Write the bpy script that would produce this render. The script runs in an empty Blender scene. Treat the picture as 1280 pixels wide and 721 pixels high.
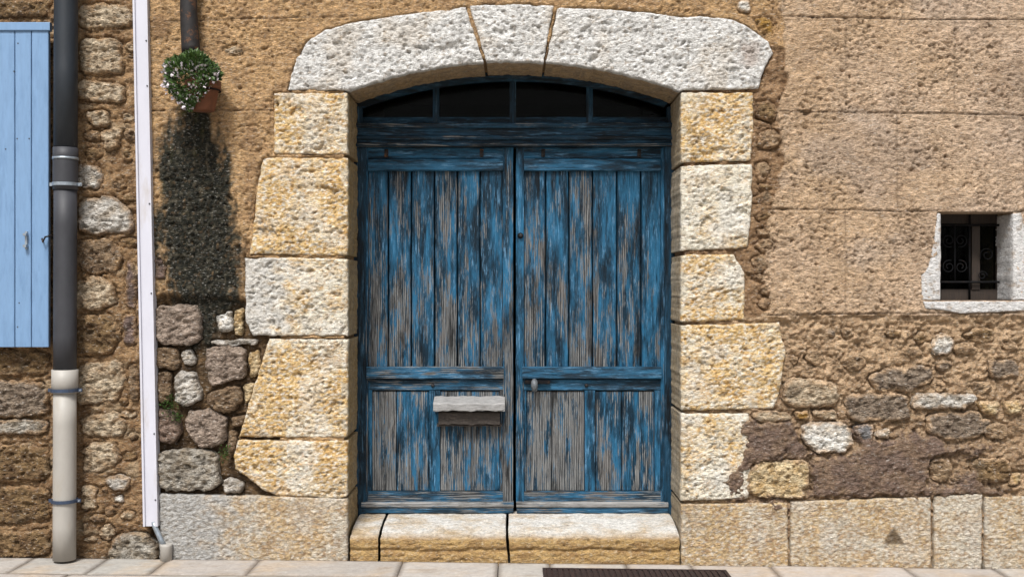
import bpy, math, random
import numpy as np
from mathutils import Vector

random.seed(7)
scene = bpy.context.scene
COL = scene.collection

# ------------------------------------------------------------------ camera
D = 7.0                       # camera distance from the wall face (wall face is y = 0)
CZ = 1.7
cam_d = bpy.data.cameras.new("camera")
cam_d.sensor_width = 36.0
cam_d.lens = 36.0 * 1400 / 1280
cam_d.clip_end = 3000
cam = bpy.data.objects.new("camera", cam_d)
cam.location = (0, -D, CZ)
cam.rotation_euler = (math.radians(90), 0, 0)
COL.objects.link(cam)
scene.camera = cam

# ------------------------------------------------------------------ sky + sun
SUN_EL, SUN_AZ = 54.0, 13.0   # azimuth: degrees to the left of the camera, seen from the wall
w = bpy.data.worlds.new("World")
scene.world = w
w.use_nodes = True
nt = w.node_tree
bg = nt.nodes["Background"]
sky = nt.nodes.new("ShaderNodeTexSky")
sky.sky_type = 'NISHITA'
sky.sun_disc = False
sky.sun_elevation = math.radians(SUN_EL)
sky.sun_rotation = math.radians(180 + SUN_AZ)
sky.air_density = 1.0
sky.dust_density = 4.0
hs = nt.nodes.new("ShaderNodeHueSaturation")
hs.inputs['Saturation'].default_value = 0.35
nt.links.new(sky.outputs[0], hs.inputs['Color'])
nt.links.new(hs.outputs[0], bg.inputs['Color'])
bg.inputs['Strength'].default_value = 0.10
sd = bpy.data.lights.new("sun", 'SUN')
sd.energy = 2.9
sd.angle = math.radians(15)
sd.color = (1.0, 0.985, 0.96)
sun = bpy.data.objects.new("sun", sd)
el, az = math.radians(SUN_EL), math.radians(SUN_AZ)
dirv = Vector((math.sin(az) * math.cos(el), math.cos(az) * math.cos(el), -math.sin(el)))
sun.rotation_euler = dirv.to_track_quat('-Z', 'Y').to_euler()
sun.location = (-3, -6, 8)
COL.objects.link(sun)
scene.view_settings.view_transform = 'Standard'
scene.view_settings.look = 'None'
scene.view_settings.gamma = 1
scene.view_settings.exposure = 0.52
scene.render.resolution_x = 1024
scene.render.resolution_y = 576

# ------------------------------------------------------------------ numpy noise
_perm = {}
def _tab(seed):
    if seed not in _perm:
        r = np.random.RandomState(seed + 11)
        a = r.rand(256) * 2 * np.pi
        _perm[seed] = (np.concatenate([r.permutation(256)] * 2), np.cos(a), np.sin(a))
    return _perm[seed]
def perlin(x, y, seed=0):
    p, gx, gy = _tab(seed)
    xi = np.floor(x).astype(np.int64); yi = np.floor(y).astype(np.int64)
    xf = x - xi; yf = y - yi
    X0 = xi & 255; X1 = (xi + 1) & 255; Y0 = yi & 255; Y1 = (yi + 1) & 255
    u = xf * xf * xf * (xf * (xf * 6 - 15) + 10); v = yf * yf * yf * (yf * (yf * 6 - 15) + 10)
    def g(X, Y, dx, dy):
        h = p[p[X] + Y]
        return gx[h] * dx + gy[h] * dy
    a = g(X0, Y0, xf, yf); b = g(X1, Y0, xf - 1, yf)
    c = g(X0, Y1, xf, yf - 1); d = g(X1, Y1, xf - 1, yf - 1)
    return ((a + (b - a) * u) * (1 - v) + (c + (d - c) * u) * v) * 1.5
def fbm(x, y, oct=4, seed=0, gain=0.5):
    s = 0; a = 1; t = 0
    for o in range(oct):
        s = s + a * perlin(x * 2 ** o + 17.3 * o, y * 2 ** o - 9.1 * o, seed + o); t += a; a *= gain
    return s / t * 1.5
def ridged(x, y, oct=3, seed=0):
    s = 0; a = 1; t = 0
    for o in range(oct):
        s = s + a * (1 - 2.2 * np.abs(perlin(x * 2 ** o, y * 2 ** o, seed + o))); t += a; a *= .5
    return s / t
def worley(x, y, seed=0):
    r = np.random.RandomState(seed + 99); jx = r.rand(65536); jy = r.rand(65536); p = r.permutation(256); p = np.concatenate([p, p])
    xi = np.floor(x).astype(np.int64); yi = np.floor(y).astype(np.int64)
    f1 = np.full(x.shape, 9.0); f2 = np.full(x.shape, 9.0)
    for i in (-1, 0, 1):
        for j in (-1, 0, 1):
            cx = xi + i; cy = yi + j
            h = p[p[cx & 255] + (cy & 255)] * 256 + p[cy & 255]
            d = np.hypot(cx + jx[h] - x, cy + jy[h] - y)
            f2 = np.minimum(f2, np.maximum(f1, d)); f1 = np.minimum(f1, d)
    return f1, f2
def sstep(a, b, x):
    t = np.clip((x - a) / (b - a), 0, 1)
    return t * t * (3 - 2 * t)
def mix(a, b, t):
    a = np.asarray(a, float); b = np.asarray(b, float)
    return a + (b - a) * np.asarray(t)[..., None]
def srgb(r, g, b):
    f = lambda c: ((c / 255) / 12.92 if c < 10 else ((c / 255 + .055) / 1.055) ** 2.4)
    return np.array([f(r), f(g), f(b)])

# ------------------------------------------------------------------ layout helpers (plans of the wall are drawn in 1/200 m units)
def W(u, v):
    return (np.asarray(u, float) - 640) / 200, CZ - (np.asarray(v, float) - 360) / 200
def WD(u, v, y):
    k = (D + y) / 1400
    return (u - 640) * k, CZ - (v - 360) * k
def polyW(pts):
    a = np.array(pts, float)
    x, z = W(a[:, 0], a[:, 1])
    return np.stack([x, z], 1)
def inside(px, pz, poly):
    c = np.zeros(px.shape, bool)
    n = len(poly)
    for i in range(n):
        x0, z0 = poly[i]; x1, z1 = poly[(i + 1) % n]
        if z0 == z1: continue
        m = (z0 > pz) != (z1 > pz)
        c ^= m & (px < (x1 - x0) * (pz - z0) / (z1 - z0) + x0)
    return c
def nearest(px, pz, poly, closed=True):
    best = np.full(px.shape, 1e9); bx = np.zeros(px.shape); bz = np.zeros(px.shape)
    n = len(poly)
    for i in range(n if closed else n - 1):
        x0, z0 = poly[i]; x1, z1 = poly[(i + 1) % n]
        dx, dz = x1 - x0, z1 - z0
        L = dx * dx + dz * dz + 1e-12
        t = np.clip(((px - x0) * dx + (pz - z0) * dz) / L, 0, 1)
        qx = x0 + t * dx; qz = z0 + t * dz
        d = (px - qx) ** 2 + (pz - qz) ** 2
        m = d < best
        best = np.where(m, d, best); bx = np.where(m, qx, bx); bz = np.where(m, qz, bz)
    return np.sqrt(best), bx, bz
def sdf(px, pz, poly):           # positive inside
    d, _, _ = nearest(px, pz, poly)
    return np.where(inside(px, pz, poly), d, -d)
def area2(p):
    return np.sum(p[:, 0] * np.roll(p[:, 1], -1) - np.roll(p[:, 0], -1) * p[:, 1])
def rough_outline(poly, step=.02, amp=.003, smooth=0, seed=0):
    p = poly if area2(poly) > 0 else poly[::-1]
    for _ in range(smooth):      # corner cutting
        q = np.roll(p, -1, 0)
        p = np.stack([p * .86 + q * .14, p * .14 + q * .86], 1).reshape(-1, 2)
    out = []
    n = len(p)
    for i in range(n):
        a, b = p[i], p[(i + 1) % n]
        L = np.hypot(*(b - a)); k = max(1, int(L / step))
        for j in range(k): out.append(a + (b - a) * j / k)
    o = np.array(out)
    o = o + amp * np.stack([fbm(o[:, 0] * 14 + seed, o[:, 1] * 14, 4, 3, .7), fbm(o[:, 0] * 14, o[:, 1] * 14 + seed, 4, 8, .7)], 1) * 1.8
    return o

# ------------------------------------------------------------------ mesh builders
def link(name, me, mats, parent=None):
    o = bpy.data.objects.new(name, me)
    COL.objects.link(o)
    if parent is not None: o.parent = parent
    for m in (mats if isinstance(mats, (list, tuple)) else [mats]): me.materials.append(m)
    return o
def fast_mesh(name, V, F, mats, parent=None, col=None, smooth=True, attrs=None):
    """V (n,3); F (m,4) quads array or list of tuples"""
    me = bpy.data.meshes.new(name)
    V = np.asarray(V, np.float32)
    if isinstance(F, np.ndarray):
        me.vertices.add(len(V)); me.vertices.foreach_set('co', V.ravel())
        k = F.shape[1]
        me.loops.add(F.size); me.loops.foreach_set('vertex_index', F.ravel().astype(np.int32))
        me.polygons.add(len(F)); me.polygons.foreach_set('loop_start', (np.arange(len(F)) * k).astype(np.int32))
    else:
        me.from_pydata([tuple(v) for v in V], [], F)
    me.update(calc_edges=True)
    if smooth: me.polygons.foreach_set('use_smooth', np.ones(len(me.polygons), bool))
    if col is not None:
        a = me.attributes.new('col', 'FLOAT_COLOR', 'POINT')
        c = np.ones((len(V), 4), np.float32); c[:, :3] = col
        a.data.foreach_set('color', c.ravel())
    for k_, arr in (attrs or {}).items():
        a = me.attributes.new(k_, 'FLOAT', 'POINT'); a.data.foreach_set('value', np.asarray(arr, np.float32))
    me.validate()
    return link(name, me, mats, parent)
def grid_quads(nx, nz, keep=None):
    i, j = np.meshgrid(np.arange(nx - 1), np.arange(nz - 1), indexing='ij')
    a = i * nz + j
    q = np.stack([a, a + nz, a + nz + 1, a + 1], -1)
    return q[keep] if keep is not None else q.reshape(-1, 4)
def boundary_edges(Q, n):
    e = np.concatenate([Q[:, [0, 1]], Q[:, [1, 2]], Q[:, [2, 3]], Q[:, [3, 0]]])
    key = e[:, 0].astype(np.int64) * n + e[:, 1]
    rev = e[:, 1].astype(np.int64) * n + e[:, 0]
    return e[~np.isin(key, rev)]
def sheet(name, xs, zs, polys_in, polys_out, hfun, cfun, mat, parent=None, back=.06, steps=2, yoff=0.0, skirt_amp=.0, reveal=None):
    """A height-field sheet facing -y, clipped to outlines, with a skirt running back into the wall."""
    X, Z = np.meshgrid(xs, zs, indexing='ij')
    cx = (X[:-1, :-1] + X[1:, 1:]) / 2; cz = (Z[:-1, :-1] + Z[1:, 1:]) / 2
    keep = np.ones(cx.shape, bool)
    for p in polys_in: keep &= inside(cx, cz, p)
    hole_reg = []
    for p in polys_out:
        m = (cx > p[:, 0].min() - .02) & (cx < p[:, 0].max() + .02) & (cz > p[:, 1].min() - .02) & (cz < p[:, 1].max() + .02)
        ins = np.zeros(cx.shape, bool); ins[m] = inside(cx[m], cz[m], p); keep &= ~ins
    nx, nz = X.shape
    Q = grid_quads(nx, nz, keep)
    be = boundary_edges(Q, nx * nz)
    x = X.ravel().copy(); z = Z.ravel().copy()
    bv = np.unique(be)
    for p in list(polys_in) + list(polys_out):
        m = bv[(x[bv] > p[:, 0].min() - .03) & (x[bv] < p[:, 0].max() + .03) & (z[bv] > p[:, 1].min() - .03) & (z[bv] < p[:, 1].max() + .03)]
        if len(m) == 0: continue
        d, qx, qz = nearest(x[m], z[m], p)
        ok = d < .02
        x[m[ok]] = qx[ok]; z[m[ok]] = qz[ok]
    used = np.unique(Q)
    remap = np.full(nx * nz, -1, np.int64); remap[used] = np.arange(len(used))
    Q = remap[Q]; be = remap[be]; x = x[used]; z = z[used]
    d = None
    if polys_in: d = sdf(x, z, polys_in[0]); d = np.maximum(d, 0)
    h = hfun(x, z, d)
    c = cfun(x, z, d, h)
    V = np.stack([x, yoff - h, z], 1)
    Vs = [V]; Cs = [c]; Fs = [Q]
    bvn = np.unique(be)
    # outline normals
    nrm = np.zeros((len(V), 2))
    e = np.stack([x[be[:, 1]] - x[be[:, 0]], z[be[:, 1]] - z[be[:, 0]]], 1)
    on = np.stack([e[:, 1], -e[:, 0]], 1)
    np.add.at(nrm, be[:, 0], on); np.add.at(nrm, be[:, 1], on)
    L = np.hypot(nrm[:, 0], nrm[:, 1]) + 1e-9; nrm /= L[:, None]
    prev = np.arange(len(V)); base = len(V)
    loc = np.full(len(V), -1, np.int64); loc[bvn] = np.arange(len(bvn))
    y0 = V[bvn, 1]
    for s in range(1, steps + 1):
        t = s / steps
        y = y0 + (yoff + back - y0) * t
        off = -np.abs(skirt_amp * fbm(x[bvn] * 9 + z[bvn] * 9, y * 14 + 3.3, 3, 21)) if skirt_amp else 0
        nv = np.stack([x[bvn] + nrm[bvn, 0] * off, y, z[bvn] + nrm[bvn, 1] * off], 1)
        Vs.append(nv)
        hx = x[bvn] - nrm[bvn, 0] * y * .9; hz = z[bvn] - nrm[bvn, 1] * y * .9
        cc_ = cfun(hx, hz, np.full(len(hx), .03), np.zeros(len(hx)))
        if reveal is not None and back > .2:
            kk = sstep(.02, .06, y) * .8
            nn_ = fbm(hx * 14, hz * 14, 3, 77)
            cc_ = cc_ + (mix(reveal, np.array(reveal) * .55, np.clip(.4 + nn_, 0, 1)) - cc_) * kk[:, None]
        Cs.append(cc_)
        cur = np.full(len(V), -1, np.int64); cur[bvn] = base + np.arange(len(bvn))
        Fs.append(np.stack([prev[be[:, 1]], prev[be[:, 0]], cur[be[:, 0]], cur[be[:, 1]]], 1))
        prev = cur; base += len(bvn)
    return fast_mesh(name, np.concatenate(Vs), np.concatenate(Fs), mat, parent, col=np.clip(np.concatenate(Cs), 0, 1))

# ------------------------------------------------------------------ scene-graph helpers
def tag(o, label=None, cat=None, group=None, kind=None):
    if label: o['label'] = label
    if cat: o['category'] = cat
    if group: o['group'] = group
    if kind: o['kind'] = kind
    return o
def empty(name, loc=(0, 0, 0), label=None, cat=None, group=None, kind=None, parent=None):
    o = bpy.data.objects.new(name, None)
    COL.objects.link(o); o.location = (0, 0, 0)
    o.empty_display_size = .1
    if parent is not None: o.parent = parent
    return tag(o, label, cat, group, kind)

# ------------------------------------------------------------------ materials
def new_mat(name, rough=.85, spec=.3):
    m = bpy.data.materials.new(name); m.use_nodes = True
    n = m.node_tree; b = n.nodes['Principled BSDF']
    b.inputs['Roughness'].default_value = rough
    b.inputs['Specular IOR Level'].default_value = spec
    return m, n, b
def N(n, t, **kw):
    x = n.nodes.new(t)
    for k, v in kw.items(): setattr(x, k, v)
    return x
def noise(n, vec, scale, detail=4, rough=.6):
    x = N(n, 'ShaderNodeTexNoise'); x.inputs['Scale'].default_value = scale
    x.inputs['Detail'].default_value = detail; x.inputs['Roughness'].default_value = rough
    n.links.new(vec, x.inputs['Vector']); return x.outputs['Fac']
def mapr(n, v, a, b, c, d):
    x = N(n, 'ShaderNodeMapRange')
    for i, k in enumerate((a, b, c, d)): x.inputs[i + 1].default_value = k
    n.links.new(v, x.inputs[0]); return x.outputs[0]
def math_(n, op, a, b=None):
    x = N(n, 'ShaderNodeMath', operation=op)
    for i, k in enumerate((a, b)):
        if k is None: continue
        if isinstance(k, (int, float)): x.inputs[i].default_value = k
        else: n.links.new(k, x.inputs[i])
    return x.outputs[0]
def mixc(n, f, a, b, blend='MIX'):
    x = N(n, 'ShaderNodeMix', data_type='RGBA', blend_type=blend)
    if isinstance(f, (int, float)): x.inputs[0].default_value = f
    else: n.links.new(f, x.inputs[0])
    for i, k in ((6, a), (7, b)):
        if isinstance(k, (tuple, list, np.ndarray)): x.inputs[i].default_value = (*k, 1)
        else: n.links.new(k, x.inputs[i])
    return x.outputs[2]
def bump(n, h, strength, dist, normal=None):
    x = N(n, 'ShaderNodeBump'); x.inputs['Strength'].default_value = strength; x.inputs['Distance'].default_value = dist
    n.links.new(h, x.inputs['Height'])
    if normal is not None: n.links.new(normal, x.inputs['Normal'])
    return x.outputs[0]
def stone_material(name, fine=.35, fscale=140, bstr=.8, bdist=.006, pit=0.0, rough=.9, aniso=(.75, 1, 1.35), rot=.18, fleck=.6):
    m, n, b = new_mat(name, rough, .2)
    at = N(n, 'ShaderNodeAttribute', attribute_name='col')
    tc = N(n, 'ShaderNodeTexCoord'); v = tc.outputs['Object']
    mp = N(n, 'ShaderNodeMapping'); mp.inputs['Scale'].default_value = aniso; mp.inputs['Rotation'].default_value = (0, rot, 0)
    n.links.new(v, mp.inputs[0]); v = mp.outputs[0]
    n1 = noise(n, v, fscale, 6, .72); n2 = noise(n, v, fscale * .33, 5, .7)
    f = mapr(n, math_(n, 'ADD', n1, n2), .78, 1.22, 1 - fine * 1.25, 1 + fine)
    hsv = N(n, 'ShaderNodeHueSaturation'); n.links.new(at.outputs['Color'], hsv.inputs['Color']); n.links.new(f, hsv.inputs['Value'])
    fk = noise(n, v, fscale * .55, 3, .75)
    c2 = mixc(n, mapr(n, fk, .40, .31, 0, fleck), hsv.outputs[0], (.10, .065, .04))
    c2 = mixc(n, mapr(n, fk, .58, .70, 0, fleck * .75), c2, mixc(n, .6, hsv.outputs[0], (.95, .90, .82)))
    n.links.new(c2, b.inputs['Base Color'])
    h = math_(n, 'ADD', math_(n, 'ADD', math_(n, 'MULTIPLY', n1, .5), n2), math_(n, 'MULTIPLY', fk, .9))
    if pit:
        vo = N(n, 'ShaderNodeTexVoronoi'); vo.inputs['Scale'].default_value = pit; n.links.new(v, vo.inputs['Vector'])
        h = math_(n, 'ADD', h, mapr(n, vo.outputs['Distance'], 0, .45, -.6, 0))
    n.links.new(bump(n, h, bstr, bdist), b.inputs['Normal'])
    return m
M = {}
M['lime'] = stone_material('dressed_limestone', .26, 110, 1.0, .022)
M['rubble'] = stone_material('rubble_stone', .42, 95, 1.0, .024, pit=45, fleck=.8)
M['plaster'] = stone_material('lime_plaster', .42, 120, 1.0, .030, aniso=(.55, 1, 1.5), rot=-.5, fleck=.85)
M['paving'] = stone_material('paving_stone', .12, 60, .5, .003, fleck=.3)

def wood_material(name, horiz=False, light=1.0):
    m, n, b = new_mat(name, .62, .3)
    geo = N(n, 'ShaderNodeNewGeometry'); oi = N(n, 'ShaderNodeObjectInfo')
    sep = N(n, 'ShaderNodeSeparateXYZ'); n.links.new(geo.outputs['Position'], sep.inputs[0])
    X, Y, Z = sep.outputs
    if horiz: X, Z = Z, X
    rnd = math_(n, 'MULTIPLY', oi.outputs['Random'], 40)
    def vec(sx, sz):
        c = N(n, 'ShaderNodeCombineXYZ')
        n.links.new(math_(n, 'ADD', math_(n, 'MULTIPLY', X, sx), rnd), c.inputs[0])
        n.links.new(math_(n, 'MULTIPLY', Y, sx * .5), c.inputs[1])
        n.links.new(math_(n, 'ADD', math_(n, 'MULTIPLY', Z, sz), rnd), c.inputs[2])
        return c.outputs[0]
    fine = noise(n, vec(230, 7), 1, 5, .65)
    # cathedral grain : distorted bands
    wv = N(n, 'ShaderNodeTexWave'); wv.wave_type = 'BANDS'; wv.bands_direction = 'X'
    wv.inputs['Scale'].default_value = 1.0; wv.inputs['Distortion'].default_value = 9; wv.inputs['Detail'].default_value = 3
    wv.inputs['Detail Scale'].default_value = .8
    n.links.new(vec(26, 1.6), wv.inputs['Vector'])
    band = wv.outputs['Fac']
    mid = noise(n, vec(42, 3.4), 1, 5, .7)
    big = noise(n, vec(9, 1.7), 1, 3, .6)
    pat = noise(n, vec(30, 6), 1, 6, .75)
    wear = N(n, 'ShaderNodeAttribute', attribute_name='wear')
    s = math_(n, 'ADD', math_(n, 'MULTIPLY', mid, .9), math_(n, 'MULTIPLY', big, .75))
    s = math_(n, 'ADD', s, math_(n, 'MULTIPLY', fine, .45))
    s = math_(n, 'ADD', s, math_(n, 'MULTIPLY', pat, .6))
    s = math_(n, 'ADD', s, math_(n, 'MULTIPLY', band, .12))     # mean about 1.42
    s = math_(n, 'ADD', s, math_(n, 'MULTIPLY', wear.outputs['Fac'], .9))
    s = math_(n, 'ADD', s, math_(n, 'MULTIPLY', mapr(n, oi.outputs['Random'], 0, 1, -.5, .5), .17))
    patch = noise(n, vec(12, 2.2), 1, 6, .75)
    s = math_(n, 'ADD', s, math_(n, 'MULTIPLY', math_(n, 'SUBTRACT', patch, .5), 1.4))
    bare = mapr(n, s, 1.50, 1.62, 0, 1)
    tint = noise(n, vec(16, 2.2), 1, 6, .7)
    blue = mixc(n, mapr(n, tint, .42, .60, 0, 1), (.003 * light, .019 * light, .036 * light), (.018 * light, .115 * light, .220 * light))
    chalk = mapr(n, math_(n, 'ADD', pat, fine), 1.07, 1.20, 0, .85 * min(1, light + .05))
    blue = mixc(n, chalk, blue, (.13, .29, .46))
    g1 = math_(n, 'ADD', math_(n, 'MULTIPLY', fine, .8), math_(n, 'MULTIPLY', band, .25))
    wood = mixc(n, mapr(n, g1, .42, .66, 0, 1), (.010, .013, .017), (.21, .212, .208))
    wood = mixc(n, mapr(n, big, .55, .8, 0, .35), wood, (.13, .09, .065))
    wood = mixc(n, mapr(n, noise(n, vec(15, 2.5), 1, 3, .5), .55, .75, 0, .6), wood, (.035, .035, .036))
    grey = N(n, 'ShaderNodeAttribute', attribute_name='grey')
    wood = mixc(n, grey.outputs['Fac'], wood, mixc(n, fine, (.10, .10, .10), (.52, .51, .49)))
    c = mixc(n, bare, blue, wood)
    soot = mapr(n, noise(n, vec(17, 2.6), 1, 6, .75), .50, .64, 1, .20)
    c = mixc(n, 1.0, c, soot, 'MULTIPLY')
    crack = mapr(n, noise(n, vec(110, 2.2), 1, 4, .7), .30, .37, .12, 1)
    c = mixc(n, 1.0, c, crack, 'MULTIPLY')
    n.links.new(c, b.inputs['Base Color'])
    h = math_(n, 'ADD', math_(n, 'MULTIPLY', fine, .8), math_(n, 'MULTIPLY', bare, -.25))
    h = math_(n, 'ADD', h, math_(n, 'MULTIPLY', crack, .8))
    n.links.new(bump(n, h, 1.0, .008), b.inputs['Normal'])
    n.links.new(mapr(n, bare, 0, 1, .5, .85), b.inputs['Roughness'])
    return m
M['wood_v'] = wood_material('weathered_blue_paint_upright_grain')
M['wood_h'] = wood_material('weathered_blue_paint_level_grain', True)
M['shaded_v'] = wood_material('old_shaded_blue_paint_upright_grain', False, .36)  # darker copies of the blue paint, with the arch's shade put into the colour
M['shaded_h'] = wood_material('old_shaded_blue_paint_level_grain', True, .42)

def simple(name, col, rough=.5, metal=0, var=.15, scale=30, bstr=.15, bdist=.002, spec=.5, stretch=(1, 1, 1), col2=None, th=(.45, .65)):
    m, n, b = new_mat(name, rough, spec)
    b.inputs['Metallic'].default_value = metal
    tc = N(n, 'ShaderNodeTexCoord'); mp = N(n, 'ShaderNodeMapping'); mp.inputs['Scale'].default_value = stretch
    n.links.new(tc.outputs['Object'], mp.inputs[0])
    f = noise(n, mp.outputs[0], scale, 6, .65)
    c = mixc(n, mapr(n, f, .3, .7, 0, 1), tuple(np.array(col) * (1 - var)), tuple(np.minimum(1, np.array(col) * (1 + var))))
    if col2 is not None:
        f2 = noise(n, mp.outputs[0], scale * .6, 6, .7)
        c = mixc(n, mapr(n, f2, th[0], th[1], 0, 1), c, col2)
    n.links.new(c, b.inputs['Base Color'])
    n.links.new(bump(n, f, bstr, bdist), b.inputs['Normal'])
    return m
M['shutter'] = simple('pale_blue_shutter_paint', (.15, .26, .425), .55, var=.07, scale=9, stretch=(6, 6, 1), bstr=.3, col2=(.10, .19, .33), th=(.50, .78))
M['drain_dark'] = simple('dark_grey_drainpipe', (.010, .015, .022), .55, var=.2, scale=14, stretch=(1, 1, .4), col2=(.024, .027, .033), th=(.5, .75))
M['drain_grey'] = simple('faded_grey_drainpipe', (.030, .031, .037), .6, var=.2, scale=14, stretch=(1, 1, .4))
M['drain_light'] = simple('beige_drainpipe', (.34, .32, .29), .55, var=.07, scale=12, stretch=(1, 1, .5), col2=(.30, .26, .20), th=(.56, .85), bstr=.3)
M['trunking'] = simple('white_plastic', (.52, .52, .58), .4, var=.05, scale=10, stretch=(1, 1, .3), col2=(.40, .36, .33), th=(.54, .8))
M['zinc'] = simple('zinc', (.30, .34, .38), .4, .6, var=.25, scale=40)
M['clamp'] = simple('painted_steel_clamp', (.045, .065, .11), .45, .3, var=.3, scale=60, col2=(.16, .11, .07), th=(.6, .8))
M['iron'] = simple('rusty_iron', (.018, .016, .016), .7, .3, var=.4, scale=25, col2=(.20, .08, .025), th=(.54, .70), bstr=.6, bdist=.004)
M['black_iron'] = simple('black_iron', (.008, .008, .009), .8, .0, spec=.1, var=.4, scale=60, col2=(.04, .025, .018), th=(.55, .8), bstr=.5)
M['handle_iron'] = simple('grey_worn_iron', (.11, .12, .13), .6, .3, var=.4, scale=60, bstr=.5)
M['rust'] = simple('brown_rust', (.030, .013, .010), .85, .1, var=.5, scale=80, col2=(.012, .008, .008), th=(.45, .6), bstr=.9, bdist=.004)
M['terracotta'] = simple('terracotta', (.12, .040, .016), .8, var=.25, scale=30, col2=(.09, .04, .02), th=(.5, .75), bstr=.4)
M['moss'] = simple('dark_moss', (.020, .023, .012), .9, var=.6, scale=50, col2=(.075, .075, .03), th=(.55, .7))
M['lichen'] = simple('grey_lichen', (.17, .15, .10), .9, var=.4, scale=60)
M['leaf'] = simple('leaf', (.060, .115, .022), .55, var=.5, scale=60, col2=(.02, .045, .012), th=(.5, .6))
M['petal'] = simple('petal', (.62, .56, .60), .6, var=.2, scale=80)
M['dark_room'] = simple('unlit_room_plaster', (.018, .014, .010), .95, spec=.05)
M['oldwood'] = simple('dark_brown_wood', (.026, .016, .010), .7, var=.5, scale=12, stretch=(8, 8, 1), bstr=.5)
M['greywood'] = simple('silvered_wood', (.25, .245, .24), .8, var=.4, scale=10, stretch=(2, 12, 14), bstr=.7, bdist=.004, col2=(.10, .09, .08), th=(.58, .7))
M['darkwood'] = simple('dark_wood', (.045, .036, .03), .8, var=.5, scale=10, stretch=(2, 12, 14), bstr=.7, bdist=.004, col2=(.16, .13, .11), th=(.58, .7))  # dark wood tone for the letter slot's flap and sill
g, n_, b_ = new_mat('old_window_glass', .06, .02)
b_.inputs['Base Color'].default_value = (.30, .33, .30, 1); b_.inputs['Transmission Weight'].default_value = 1.0; b_.inputs['IOR'].default_value = 1.12
tc_ = N(n_, 'ShaderNodeTexCoord')
n_.links.new(mapr(n_, noise(n_, tc_.outputs['Object'], 9, 4, .6), .4, .7, .04, .15), b_.inputs['Roughness'])
M['glass'] = g

# ------------------------------------------------------------------ stones: plan outlines (u, v in 1/200 m)
def arc_pts(u0, u1, n=14, r=592., uc=643., vc=669.):
    return [(u, vc - math.sqrt(r * r - (u - uc) ** 2)) for u in np.linspace(u0, u1, n)]
VOUS = [
 ('voussoir', [(361,112),(364,96),(371,72),(384,53),(404,39),(440,29),(500,19),(560,12),(582,9),(605,78)] + arc_pts(604,436,12) + [(433,113)], 'white'),
 ('keystone', [(587,7),(640,5),(692,8)] + arc_pts(679,608,6), 'white'),
 ('voussoir', [(697,10),(760,12),(820,17),(852,22),(876,21),(915,24),(940,37),(960,52),(966,67),(957,82),(951,98),(948,111),(853,112.6)] + arc_pts(850,682,12), 'white'),
]
QUO = [
 ([(343,116),(435,116),(435,193),(343,192)], .75),
 ([(329,197),(435,197),(435,319),(312,317),(316,290),(322,235)], .80),
 ([(306,323),(350,321),(435,323),(435,419),(316,419),(307,400)], .42),
 ([(337,423),(435,423),(435,546),(299,545),(318,480)], .70),
 ([(298,549),(435,550),(435,619),(425,622),(345,618),(328,610),(294,585),(292,570)], .80),
 ([(851,115.5),(941,115.5),(942,150),(938,200),(851,203)], .70),
 ([(851,207),(940,205),(940,250),(934,309),(851,313)], .18),
 ([(851,318),(917,317),(931,342),(930,399),(851,402)], .68),
 ([(851,406),(974,403),(982,440),(974,492),(966,510),(851,512)], .66),
 ([(851,516),(935,516),(940,560),(935,622),(851,625)], .38),
]
PLI = [
 ([(200,616),(435,622),(435,712),(200,712)], .55),
 ([(851,629),(984,627),(985,716),(851,716)], .9),
 ([(988,626),(1163,620),(1163.5,716),(988,716)], .62),
 ([(1167,619),(1227,616),(1226.5,716),(1167,716)], .3),
 ([(1230.5,620),(1360,618),(1360,716),(1230,716)], .5),
 ([(1363,620),(1480,622),(1480,716),(1363,716)], .5),
]
WST, YEL, GRY, BRN, PUR, PAL = 'white', 'yellow', 'grey', 'brown', 'purple', 'pale'
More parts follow.
